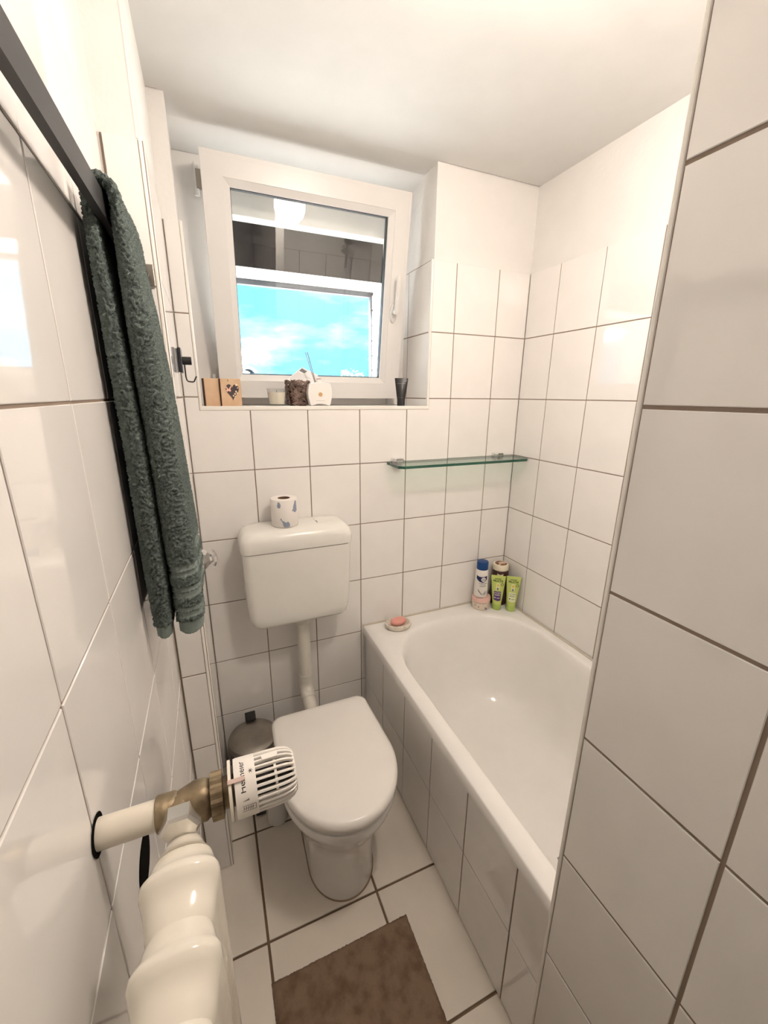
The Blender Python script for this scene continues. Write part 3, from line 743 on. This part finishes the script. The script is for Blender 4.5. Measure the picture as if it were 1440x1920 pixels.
sh2 = thing('wall_hook', (-.645, YQ, 1.76), 'small steel hook plate on the pilaster half hidden by the towel', 'hook')
box('plate', (-.655, YQ - .008, 1.735), (-.612, YQ, 1.778), STEEL, sh2, bev=.002)
tube('peg', [(-.628, YQ - .006, 1.757), (-.628, YQ - .022, 1.757)], .006, STEEL, sh2)

# ------------------------------------------------------------------ radiator, valve and thermostat
AY, AZ = -1.134, 1.096
rd = thing('radiator', (-.605, -1.5, .1), 'white enamelled column radiator below the viewer on the left wall', 'radiator')
RXC = -.6015
def rad_ring(y, hw, top, bot):
    p = []
    for k in range(17):
        a = PI * k / 16; p.append(Vector((RXC + hw * math.cos(a), y, top - .024 + .024 * math.sin(a) ** .8)))
    for k in range(17):
        a = PI + PI * k / 16; p.append(Vector((RXC + hw * math.cos(a), y, bot + .028 + .028 * math.sin(a))))
    return p
def section(y0, pitch):
    rg = []
    for k in range(13):
        t = k / 12; b = math.sin(PI * t) ** .7 if 0 < t < 1 else 0
        # ridge slightly behind the middle
        q = math.exp(-((t - .45) / .16) ** 2)
        rg.append(rad_ring(y0 - pitch * t, .0255 + .0045 * b + .0035 * q, 1.096 + .005 * b + .010 * q, .16 - .006 * b))
    return rg
PITCH = .064
sec_me = loft(section(-1.176, PITCH))
for k in range(11):
    if k == 0:
        s0 = auto(link('section', sec_me, RADP, rd, smooth=True), 1.0)
    else:
        s1 = bpy.data.objects.new('section', s0.data); COL.objects.link(s1); s1.parent = rd; s1.location = (0, -PITCH * k, 0)
lathe('end_boss', [(.013, -.0), (.0165, .002), (.020, .010), (.024, .018), (.0265, .020)], (RXC, -1.158, AZ - .022), RADP, rd, ax=(0, -1, 0), seg=32)
for yy in (-1.30, -1.75): box('wall_bracket', (XL + .003, yy - .012, .95), (RXC, yy + .012, .97), RADP, rd)
vl = thing('radiator_valve', (-.60, AY, AZ), 'old brass radiator valve on a white painted pipe', 'valve')
tube('supply_pipe', [(XL - .004, AY, AZ), (-.622, AY, AZ)], .0145, PIPEW, vl, seg=24)
lathe('gap_shade_ring', [(.0145, .0), (.0192, .0004), (.0198, .0010), (.0145, .0012)], (XL, AY, AZ), DARK, vl, ax=(1, 0, 0), seg=28)  # black ring on the tile face painting the shade of the pipe gap
lathe('body', [(.0165, -.626), (.0175, -.625), (.017, -.609), (.0155, -.606), (.0175, -.600), (.0205, -.590), (.0205, -.579), (.0185, -.576), (.0175, -.574)], (0, AY, AZ), BRASS, vl, ax=(1, 0, 0), seg=24)
lathe('outlet', [(.0165, .0), (.0165, .018), (.0145, .02)], (-.603, AY, AZ), BRASS, vl, ax=(0, -1, 0), seg=24)
auto(link('union_nut', lathe_mesh([(.016, .010), (.0195, .012), (.0195, .026), (.016, .028)], (-.603, AY, AZ), (0, -1, 0), 6), mat('galvanised_nut', (.80, .78, .74), .25, metal=.8), vl))
ng = []
for k in range(48):
    a = 2 * PI * k / 48; ng.append((.0215 if (k // 2) % 2 else .0235, a))
nut = [[Vector((x, AY + (r if m_ else .019) * math.cos(a), AZ + (r if m_ else .019) * math.sin(a))) for r, a in ng] for x, m_ in ((-.5745, 0), (-.5735, 1), (-.562, 1), (-.561, 0))]
link('ring_nut', loft(nut), BRASS, vl)
lathe('neck', [(.016, -.561), (.016, -.548)], (0, AY, AZ), BRASS, vl, ax=(1, 0, 0), seg=20)

th = thing('thermostat_head', (-.52, AY, AZ), 'white slotted thermostat head on the brass valve', 'thermostat')
TR = .0290
lathe('base_disc', [(.019, -.556), (.0295, -.5555), (.0295, -.5525), (.019, -.552)], (0, AY, AZ), PIPEW, th, ax=(1, 0, 0), seg=48, closed_profile=True)
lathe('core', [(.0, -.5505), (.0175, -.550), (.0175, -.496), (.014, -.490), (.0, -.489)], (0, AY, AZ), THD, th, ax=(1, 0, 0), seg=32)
lathe('sleeve', [(.0225, -.5495), (TR, -.5495), (TR + .0004, -.547), (TR, -.5275), (.0245, -.5275)], (0, AY, AZ), THW, th, ax=(1, 0, 0), seg=64, closed_profile=True)
lathe('inner_ring', [(.0215, -.508), (.0258, -.508), (.0258, -.5055), (.0215, -.5055)], (0, AY, AZ), THW, th, ax=(1, 0, 0), seg=48, closed_profile=True)
lathe('end_cap', [(.0, -.4885), (.0195, -.4885), (.0215, -.487), (.0205, -.4848), (.012, -.4838), (.0, -.4835)], (0, AY, AZ), THW, th, ax=(1, 0, 0), seg=40)
NF = 28
prof = [(TR - .0002, -.529), (TR - .0004, -.512), (TR - .0009, -.500), (TR - .0022, -.4935), (TR - .0046, -.4885), (TR - .0078, -.4855)]
fin = None
for k in range(NF):
    a = 2 * PI * k / NF
    if fin is None:
        rg = []
        for i, (r, x) in enumerate(prof):
            p, q = prof[max(0, i - 1)], prof[min(len(prof) - 1, i + 1)]
            tx, tr2 = q[1] - p[1], q[0] - p[0]; l = math.hypot(tx, tr2); nx2, nr2 = -tr2 / l, tx / l
            hwf = .00135
            rg.append([Vector((x + nx2 * d, hh2, r + nr2 * d)) for d, hh2 in ((0, -hwf * .7), (0, hwf * .7), (-.001, hwf), (-.0038, hwf), (-.0038, -hwf), (-.001, -hwf))])
        fme = loft(rg); fme.materials.append(THW)
        fin = True
    f_ = bpy.data.objects.new('fin', fme); COL.objects.link(f_); f_.parent = th
    f_.location = (0.52, 0, 0); f_.rotation_euler = (a, 0, 0)
def onth(x, s, d=.0003):   # x along the axis, s arc length; s=0 faces the camera side
    a = TA + s / TR; return Vector((x, AY - (TR + d) * math.cos(a), AZ + (TR + d) * math.sin(a)))
TA = math.atan2(1.5143 - AZ, AY + 1.5188)
link('lettering', text_mesh('Heimeier', .0088, lambda u, v: onth(-.5415 - v, u + .010)), INK, child(th, 'sleeve'))
def seg_poly(cx, cs, l, wv, ang):
    c, s = math.cos(ang), math.sin(ang); return [(cx + c * a - s * b, cs + s * a + c * b) for a, b in ((-l, -wv), (l, -wv), (l, wv), (-l, wv))]
decal('snowflake_mark', [seg_poly(-.5325, .0125, .0022, .00028, k * PI / 3) for k in range(3)], onth, INK, th)
decal('scale_mark', [[(-.5425 + .0013 * k, -.0145), (-.5417 + .0013 * k, -.0145), (-.5417 + .0013 * k, -.0140 + .0004 * k), (-.5425 + .0013 * k, -.0140 + .0004 * k)] for k in range(5)], onth, INK, th)
fr_ = [[(-.5445, -.0195), (-.5300, -.0195), (-.5300, -.0191), (-.5445, -.0191)], [(-.5445, -.0262), (-.5300, -.0262), (-.5300, -.0258), (-.5445, -.0258)], [(-.5445, -.0262), (-.5441, -.0262), (-.5441, -.0191), (-.5445, -.0191)], [(-.5304, -.0262), (-.5300, -.0262), (-.5300, -.0191), (-.5304, -.0191)]]
fr_ += [[(-.5430 + .0022 * k, -.0250), (-.5425 + .0022 * k, -.0250), (-.5417 + .0022 * k, -.0202), (-.5422 + .0022 * k, -.0202)] for k in range(5)] + [[(-.5425 + .0022 * k, -.0226), (-.5410 + .0022 * k, -.0226), (-.5410 + .0022 * k, -.0221), (-.5425 + .0022 * k, -.0221)] for k in range(5)]
decal('table_print', fr_, onth, INK, th)
pn = [onth(x, s, d) for d in (.0002, .0026) for x, s in ((-.556, .0050), (-.540, .0050), (-.5385, .0068), (-.540, .0088), (-.556, .0088))]
link('limit_pin', mesh(pn, [(0, 1, 2, 3, 4), (5, 6, 7, 8, 9)] + [(i, (i + 1) % 5, 5 + (i + 1) % 5, 5 + i) for i in range(5)]), PINKGREY, th)
cl = [onth(x, s, d) for d in (.0002, .0022) for x, s in ((-.519, .0185), (-.503, .0185), (-.502, .0255), (-.520, .0255))]
link('colour_clip', mesh(cl, [(0, 1, 2, 3), (4, 5, 6, 7)] + [(i, (i + 1) % 4, 4 + (i + 1) % 4, 4 + i) for i in range(4)]), THW, th)

# raised black disc painting the shade of an open hole below the pipe
hl = lathe('hole_shade_disc', [(.0, .0012), (.029, .0012), (.0295, .0005), (.0295, -.004)], (XL, -1.014, .893), DARK, wl, ax=(1, 0, 0), seg=32, sx=1.35, sy=1.0, u0=(0, 1, 0))

# ------------------------------------------------------------------ glass shelf
gs = thing('glass_shelf', (.43, -.06, 1.25), 'green-edged glass shelf on two chrome clips above the bathtub', 'shelf')
shp = [(.115, -.002), (.742, -.002), (.742, -.112), (.722, -.128), (.135, -.128), (.115, -.112)]
gsm = loft([[Vector((x, y, z)) for x, y in shp] for z in (1.2445, 1.255)])
so = link('glass_plate', gsm, [SHELFG, SHELFE], gs)
for p in so.data.polygons:
    if abs(p.normal.z) < .5: p.material_index = 1
for cx in (.158, .655):
    auto(link('clip', loft([[Vector((cx + x * s, y, z)) for x, y in ((-.026, -.001), (.026, -.001), (.026, -.020), (.015, -.032), (-.015, -.032), (-.026, -.020))] for z, s in ((1.2555, 1), (1.266, 1), (1.270, .85))]), CHROME, gs))
    auto(link('clip_base', loft([[Vector((cx + x, y, z)) for x, y in ((-.020, -.001), (.020, -.001), (.012, -.026), (-.012, -.026))] for z in (1.233, 1.2440)]), CHROME, gs))

# ------------------------------------------------------------------ things on the window sill
def block(loc, wd, label):
    o = thing('wooden_block', loc, label, 'wooden block', 'wooden blocks on the window sill')
    R9 = Matrix.Rotation(math.radians(7), 3, 'Z'); c = Vector(loc)
    def bb(name, lo, hi, m, bev=.0008):
        me = box_mesh(lo, hi, bev, 1)
        for v in me.vertices: v.co = c + R9 @ v.co
        return link(name, me, m, o)
    bb('body', (-wd / 2, -.020, 0), (wd / 2, .020, .090), WOODM)
    bb('dark_side', (-wd / 2 - .0022, -.0195, .0), (-wd / 2 + .0001, .0195, .0895), WOODD, .0003)
    return o, lambda u, v, d=0: c + R9 @ Vector((u, -.0202 - d, v))
block((-.5165, .052, ZS), .047, 'plain wooden block with dark edge at the left end of the sill')
wb2, F = block((-.4565, .050, ZS), .066, 'wooden block with a dark heart and pink butterfly on the sill')
hp2 = []
for k in range(40):
    t = 2 * PI * k / 40; hp2.append((.0017 * 16 * math.sin(t) ** 3 * .78 + .004, .050 + .0021 * (13 * math.cos(t) - 5 * math.cos(2 * t) - 2 * math.cos(3 * t) - math.cos(4 * t)) * .86))
link('heart', loft([[F(u, v, d) for u, v in hp2] for d in (0, .0012)]), HEARTM, wb2)
bf = [(0, -.002), (.009, .010), (.011, .006), (.006, -.001), (.009, -.007), (.004, -.010), (0, -.006), (-.004, -.010), (-.009, -.007), (-.006, -.001), (-.011, .006), (-.009, .010)]
link('butterfly', loft([[F(-.0085 + u * .9, .057 + v, d) for u, v in bf] for d in (.0012, .0024)]), BUTTM, wb2)
for (cu, cv_, s) in ((.018, .070, .0062), (.021, .060, .003), (.0155, .048, .0045), (.019, .043, .004), (.0115, .040, .0045), (.006, .034, .004), (.012, .031, .0035), (.009, .024, .003)):
    st_ = [(cu + s * (1 if k % 2 == 0 else .42) * math.cos(2 * PI * k / 10 + cu * 90), cv_ + s * (1 if k % 2 == 0 else .42) * math.sin(2 * PI * k / 10 + cu * 90)) for k in range(10)]
    link('blossom', loft([[F(u, v, d) for u, v in st_] for d in (.0012, .0020)]), CREAMM, wb2)
tube('hanging_pin', [F(-.008, .080, .001), F(-.008, .087, .001)], .0007, WOODD, wb2, seg=6)

cd = thing('candle', (-.300, .045, ZS), 'cream candle in a clear glass on the sill', 'candle')
lathe('glass', [(.0, 0), (.026, 0), (.028, .003), (.0345, .060), (.0328, .060), (.0265, .006), (.0, .006)], (-.300, .045, ZS), CANDG, cd)
lathe('wax', [(.0, .0063), (.0262, .0063), (.0308, .047), (.0, .047)], (-.300, .045, ZS), WAX, cd)
tube('wick', [(-.300, .045, ZS + .047), (-.299, .045, ZS + .055)], .0008, INK, cd, seg=6)

KX, KY = -.217, .085
bk = thing('wicker_basket', (KX, KY, ZS), 'small dark twig basket between candle and white bottle', 'basket')
def rsq(hw, hd, r, z, n=5): return rrect(KX - hw, KX + hw, KY - hd, KY + hd, r, z, n)
lathe_r = [rsq(.028, .026, .008, ZS), rsq(.033, .029, .008, ZS + .07), rsq(.031, .027, .008, ZS + .07), rsq(.027, .025, .008, ZS + .004)]
link('liner', loft(lathe_r), WOODD, bk)
tw = []
for k in range(230):
    side = random.choice('fflrb'); t0, t1 = random.uniform(-1, 1), random.uniform(-1, 1); h0 = random.uniform(0, .085); h1 = min(.088, max(0.002, h0 + random.uniform(-.05, .05)))
    def q(t, h):
        hw = .034 + .006 * h / .085; hd = .032 + .004 * h / .085; e = random.uniform(-.001, .003)
        return {'f': (KX + t * hw, KY - hd - e, ZS + .003 + h), 'b': (KX + t * hw, KY + hd + e, ZS + .003 + h), 'l': (KX - hw - e, KY + t * hd, ZS + .003 + h), 'r': (KX + hw + e, KY + t * hd, ZS + .003 + h)}[side]
    a, b = Vector(q(t0, h0)), Vector(q(t1, h1)); m_ = (a + b) / 2 + Vector((random.uniform(-.006, .006), 0, random.uniform(-.008, .008)))
    tw.append(tube_mesh(bez(a, m_, b, 4), random.uniform(.0012, .0023), 5))
for k in range(10):
    a = 2 * PI * k / 10; tw.append(tube_mesh([(KX + .041 * math.cos(a + s * .8), KY + .037 * math.sin(a + s * .8), ZS + .083 + random.uniform(-.002, .004)) for s in (0, .33, .66, 1)], .0022, 5))
tag(link('twigs', merge(tw), TWIG, bk), kind='stuff')
lf = thing('leaflet', (-.198, .085, ZS + .04), 'folded printed white leaflet stuck in the twig basket', 'leaflet')
LTL = Vector((-.190, .112, 1.6135)); LU = Vector((.91, .0, -.41)); LV = Vector((.707, .52, .478)); LN = LU.cross(LV).normalized()
if LN.y > 0: LN = -LN
def LF(u, v, d=0): return LTL + LU * u + LV * v + LN * d
link('sheet', loft([[LF(u, v, d) for u, v in ((0, -.098), (.068, -.098), (.068, 0), (0, 0))] for d in (0, .0006)]), PAPER, lf)
link('back_sheet', loft([[LF(u, v, d) for u, v in ((.004, -.09), (.074, -.086), (.078, -.004), (.008, -.004))] for d in (-.004, -.0034)]), PAPER, lf)
decal('text_lines', [[(.004, -.014 - .0075 * k), (.060 - .009 * (k % 3), -.014 - .0075 * k), (.060 - .009 * (k % 3), -.0165 - .0075 * k), (.004, -.0165 - .0075 * k)] for k in range(3, 10)], lambda u, v: LF(u, v, .0009), mat('pale_print', srgb(196, 192, 194), .8), lf)
decal('grey_panel', [[(.004, -.008), (.026, -.008), (.026, -.026), (.004, -.026)]], lambda u, v: LF(u, v, .0009), PRINTG, lf)

DX, DY = -.146, .036
db = thing('reed_diffuser', (DX, DY, ZS), 'white square reed diffuser bottle with gold seal on the sill', 'diffuser')
ol = []
for u, v in ((-.034, 0), (-.026, .002), (-.016, .0055), (0, .007), (.016, .0055), (.026, .002), (.034, 0), (.038, .004), (.0445, .030), (.0455, .045), (.0445, .060), (.041, .074), (.036, .080), (.012, .084), (-.012, .084), (-.036, .080), (-.041, .074), (-.0445, .060), (-.0455, .045), (-.0445, .030), (-.038, .004)): ol.append((u, v))
auto(link('bottle', loft([[Vector((DX + u * s, DY + d, ZS + (v - .042) * s + .042)) for u, v in ol] for d, s in ((-.017, .94), (-.016, .985), (-.013, 1), (.013, 1), (.016, .985), (.017, .94))]), DIFB, db, smooth=False))
lathe('neck', [(.012, .083), (.0115, .094), (.009, .0945)], (DX, DY, ZS), DIFB, db, seg=24)
lathe('collar', [(.0085, .0942), (.0085, .097), (.006, .0975)], (DX, DY, ZS), ROSE, db, seg=20)
link('gold_seal', loft([[Vector((DX + .0005 + .0075 * math.cos(a), DY - .0171 - d, ZS + .041 + .0075 * math.sin(a))) for a in [k * PI / 12 for k in range(24)]] for d in (0, .0008)]), GOLD, db)
decal('label_line', [[(-.016, .0190), (.016, .0190), (.016, .0184), (-.016, .0184)]], lambda u, v: Vector((DX + u, DY - .0173, ZS + v)), PRINTG, db)
for tx, tz in ((-.189, 1.661), (-.1825, 1.663), (-.181, 1.660)):
    tube('reed', [(DX + .004, DY, ZS + .02), (tx, DY + .012, tz)], .0014, REED, db, seg=6)

def squeeze_tube(name, loc, face, hgt, hw, rcap, hcap, m, mcap, label, lean=(0, 0), cat='tube', group=None):
    """tube standing on its cap, crimped flat at the top; face = horizontal direction the print faces"""
    o = thing(name, loc, label, cat, group); f = Vector((face[0], face[1], 0)).normalized(); s = Vector((-f.y, f.x, 0)); c = Vector(loc)
    ln = lambda t: Vector((lean[0] * t, lean[1] * t, 0))
    rg = []
    for k in range(11):
        t = k / 10; a = rcap + (hw - rcap) * t ** .85; b = rcap * (1 - t ** 1.6) + .0016
        rg.append([c + ln(t) + s * (a * math.cos(q)) + f * (b * math.sin(q)) + Vector((0, 0, hcap + (hgt - hcap) * t)) for q in [2 * PI * i / 28 for i in range(28)]])
    auto(link('body', loft(rg), m, o, smooth=True), .7)
    lathe('cap', [(rcap * .96, 0), (rcap * 1.02, .002), (rcap * 1.02, hcap - .001), (rcap * .99, hcap)], loc, mcap, o, seg=28)
    def P(u, v, d=.0006):
        t = (v - hcap) / (hgt - hcap); a = rcap + (hw - rcap) * t ** .85; b = rcap * (1 - t ** 1.6) + .0016
        uu = max(-.98, min(.98, u / a)); return c + ln(t) + s * u + f * (b * math.sqrt(1 - uu * uu) + d) + Vector((0, 0, v))
    return o, P
bt2, P = squeeze_tube('cosmetic_tube', (.193, .042, ZS), (-.45, -1), .107, .027, .0155, .022, BLACKP, BLACKP, 'black cosmetic tube standing at the right end of the sill')
link('feather_mark', mesh([P(.015, .093), P(.017, .094), P(.0205, .100), P(.019, .0985)], [(0, 1, 2, 3)]), BOTW, bt2)
decal('print_line', [[(-.016 + .0034 * k, .0865), (-.0134 + .0034 * k, .0865), (-.0134 + .0034 * k, .0848), (-.016 + .0034 * k, .0848)] for k in range(10)], P, PRINTG, bt2)
decal('small_print_line', [[(-.011 + .0024 * k, .0325), (-.0092 + .0024 * k, .0325), (-.0092 + .0024 * k, .0317), (-.011 + .0024 * k, .0317)] for k in range(9)], P, PRINTG, bt2)

# ------------------------------------------------------------------ things on the bath rim
ZR = RIM + .0004
sd = thing('soap_dish', (.150, -.066, ZR), 'pale stone soap dish on the bathtub corner', 'soap dish')
lathe('dish', [(.0, 0), (.050, 0), (.056, .004), (.059, .014), (.057, .021), (.052, .022), (.044, .012), (.0, .010)], (.150, -.066, ZR), SOAPD, sd, sx=1.0, sy=.80, u0=(1, -.12, 0), seg=40)
sp = link('soap', lathe_mesh([(.0, 0), (.028, .001), (.036, .006), (.037, .014), (.034, .020), (.024, .0235), (.0, .025)], (.152, -.063, ZR + .0125), (0, 0, 1), 36, sx=1.0, sy=.68, u0=(1, .12, 0)), SOAPM, None, smooth=True, origin=(.152, -.063, ZR + .0125))
tag(sp, 'oval pink soap bar lying in the stone dish', 'soap')

JC = (.597, -.052, ZR)
VF = Vector((-.5375 - .6, -1.5188 + .06, 0)).normalized()
VA = math.atan2(VF.y, VF.x)
def oncyl(c, r, u, v, d=.0005):
    a = VA + u / r; return Vector((c[0] + (r + d) * math.cos(a), c[1] + (r + d) * math.sin(a), c[2] + v))
jr = thing('cream_jar', JC, 'flat cream jar with pink lid under the powder bottle', 'jar')
lathe('jar', [(.038, 0), (.0425, .003), (.0435, .010), (.0435, .036), (.042, .038)], JC, JARB, jr, seg=40)
lathe('lid', [(.0425, .0385), (.0445, .039), (.0445, .056), (.042, .060), (.0, .061)], JC, PINKL, jr, seg=40)
decal('dark_line', [[(-.036, .0372), (.030, .0372), (.030, .0355), (-.036, .0355)]], lambda u, v: oncyl(JC, .0435, u, v), BROWN, jr)
jb = jr.children[0]
for nm_, pl_ in (('label_print', [(-.034, .026), (-.020, .026), (-.020, .0245), (-.034, .0245)]), ('label_print', [(-.032, .021), (-.022, .021), (-.022, .0195), (-.032, .0195)]), ('flower_print', [(-.012, .018), (-.008, .024), (-.004, .018), (-.008, .014)]), ('corner_print', [(.022, .020), (.034, .010), (.034, .004), (.022, .006)])):
    decal(nm_, [pl_], lambda u, v: oncyl(JC, .0435, u, v), PRINTG, jb)
link('lid_lettering', text_mesh('BODY', .012, lambda u, v: Vector((JC[0], JC[1], JC[2] + .0604)) + VF * (.034 - v) + Vector((-VF.y, VF.x, 0)) * (u - .006)), BROWN, child(jr, 'lid'))
QC = (.592, -.050, ZR + .0612)
pb = thing('powder_bottle', QC, 'white powder bottle with blue cap standing on the cream jar', 'bottle')
lathe('body', [(.030, 0), (.0325, .003), (.0325, .05), (.031, .10), (.029, .125), (.0265, .136), (.024, .139)], QC, BOTW, pb, seg=40, sx=1.0, sy=.92, u0=(1, -1, 0))
lathe('cap', [(.0262, .1385), (.0268, .140), (.0268, .172), (.0255, .176), (.0, .1775)], QC, BLUEC, pb, seg=36)
rb = lambda v: .0325 if v < .05 else .0325 - .0035 * (v - .05) / .075
PBF = lambda u, v: oncyl(QC, rb(v) * .985, u, v, .0012)
sw = [(-.024, .112), (-.012, .108), (0, .107), (.012, .108), (.028, .112), (.027, .094), (.018, .083), (.006, .079), (-.008, .083), (-.018, .090), (-.024, .096)]
decal('navy_swoosh', [sw], PBF, NAVY, pb)
decal('round_logo', [[(.010 + .0105 * math.cos(k * PI / 12), .0945 + .0105 * math.sin(k * PI / 12)) for k in range(24)]], lambda u, v: oncyl(QC, rb(v) * .985, u, v, .0017), BOTW, pb)
decal('logo_lines', [[(.003, .099), (.017, .099), (.017, .0965), (.003, .0965)], [(.002, .0935), (.018, .0935), (.018, .090), (.002, .090)]], lambda u, v: oncyl(QC, rb(v) * .985, u, v, .0021), PRINTG, pb)
link('lettering', text_mesh('FUSSPUDER', .0072, lambda u, v: PBF(u + .010, v + .0735)), NAVY, child(pb, 'body'))
decal('text_lines', [[(-.006, .066 - .0035 * k), (.024, .066 - .0035 * k), (.024, .0648 - .0035 * k), (-.006, .0648 - .0035 * k)] for k in range(3)], PBF, PRINTG, pb)
feet = []
for i in range(6):
    a = .3 * i; feet += [[(-.014 + .0045 * i, .052 - .006 * i), (-.011 + .0045 * i, .053 - .006 * i), (-.006 + .0045 * i, .040 - .005 * i), (-.009 + .0045 * i, .039 - .005 * i)]]
for i in range(5): feet += [[(.010 + .003 * i, .030 + .004 * i), (.0115 + .003 * i, .031 + .004 * i), (.018 + .002 * i, .020 + .003 * i), (.0165 + .002 * i, .019 + .003 * i)]]
decal('feet_drawing', [[(u, v - .008 if v > .02 else v) for u, v in p] for p in feet], PBF, PRINTG, pb)

G1, g1 = None, None
def garnier(loc, lean, label, boxm, txt):
    o, P = squeeze_tube('hair_tube', loc, (VF.x, VF.y), .170, .034, .0205, .030, GREEN, GREENC, label, lean=lean, group='green hair tubes on the bath rim')
    link('lettering', text_mesh('FRUCTIS', .0118, lambda u, v: P(u, v + .1445, .0011), bold=.035), DKGREEN, child(o, 'body'))
    link('small_lettering', text_mesh('GARNIER', .0072, lambda u, v: P(u - .001, v + .1548, .0011), bold=.025), DKGREEN, child(o, 'body'))
    cap_ = [(.0075 * math.cos(a), .118 + (.010 if math.sin(a) > 0 else -.010) + .0075 * math.sin(a)) for a in [k * PI / 10 for k in range(20)]]
    decal('capsule_pale', [cap_], P, LTGREEN, o)
    decal('capsule_yellow', [[(.0055 * math.cos(a), .125 + .0075 * math.sin(a)) for a in [k * PI / 8 for k in range(16)]]], lambda u, v: P(u, v, .0010), YELLOWP, o)
    decal('capsule_dark', [[(-.004, .114), (.004, .114), (.0045, .104), (0, .101), (-.0045, .104)]], lambda u, v: P(u, v, .0010), PRINTG, o)
    ro = [(.0195 + .0066 * math.cos(k * PI / 10), .1295 + .0066 * math.sin(k * PI / 10)) for k in range(20)]
    decal('round_stamp', [ro], lambda u, v: P(u, v, .0008), DKGREEN, o)
    decal('round_stamp_inner', [[(.0195 + .0044 * math.cos(k * PI / 10), .1295 + .0044 * math.sin(k * PI / 10)) for k in range(20)]], lambda u, v: P(u, v, .0012), GREEN, o)
    decal('label_panel', [[(-.016, .096), (.016, .096), (.0155, .052), (.004, .049), (-.0155, .053)]], lambda u, v: P(u, v, .0008), boxm, o)
    link('panel_lettering', text_mesh('LOCKEN', .0078, lambda u, v: P(u, v + .0885, .0013)), txt, child(o, 'body'))
    decal('panel_lines', [[(-.013, .0815 - .004 * k), (.012, .0815 - .004 * k), (.012, .0800 - .004 * k), (-.013, .0800 - .004 * k)] for k in range(2)] + [[(-.003, .066 - .003 * k), (.012, .066 - .003 * k), (.012, .0648 - .003 * k), (-.003, .0648 - .003 * k)] for k in range(2)] + [[(-.010 + .003 * math.cos(k * PI / 6), .065 + .003 * math.sin(k * PI / 6)) for k in range(12)]], lambda u, v: P(u, v, .0013), txt, o)
garnier((.657, -.096, ZR), (.0, .004), 'green hair tube with purple label panel beside the cream jar', PURPLE, LTGREEN)
garnier((.7115, -.133, ZR), (.006, .004), 'green hair tube with pale label panel nearest the right wall', LTGREEN, DKGREEN)
WJ = (.703, -.046, ZR)
bj = thing('brown_jar', WJ, 'tall dark brown jar with cream lid in the corner behind the green tubes', 'jar')
lathe('body', [(.036, 0), (.0395, .004), (.0395, .165), (.036, .176), (.034, .178)], WJ, BROWN, bj, seg=36)
lathe('lid', [(.0345, .1785), (.0375, .180), (.0375, .203), (.035, .207), (.0285, .2075)], WJ, CREAMLID, bj, seg=36)
lathe('lid_picture', [(.0, .2082), (.028, .2082), (.0285, .2076)], WJ, mat('brown_swirl', srgb(120, 78, 56), .5, var=(40, srgb(215, 190, 165), .48, .56)), bj, seg=30)
decal('label_arc', [[(-.014, .168), (0, .163), (.014, .168), (.014, .160), (0, .154), (-.014, .160)]], lambda u, v: oncyl(WJ, .0397, u, v), CREAMLID, bj)
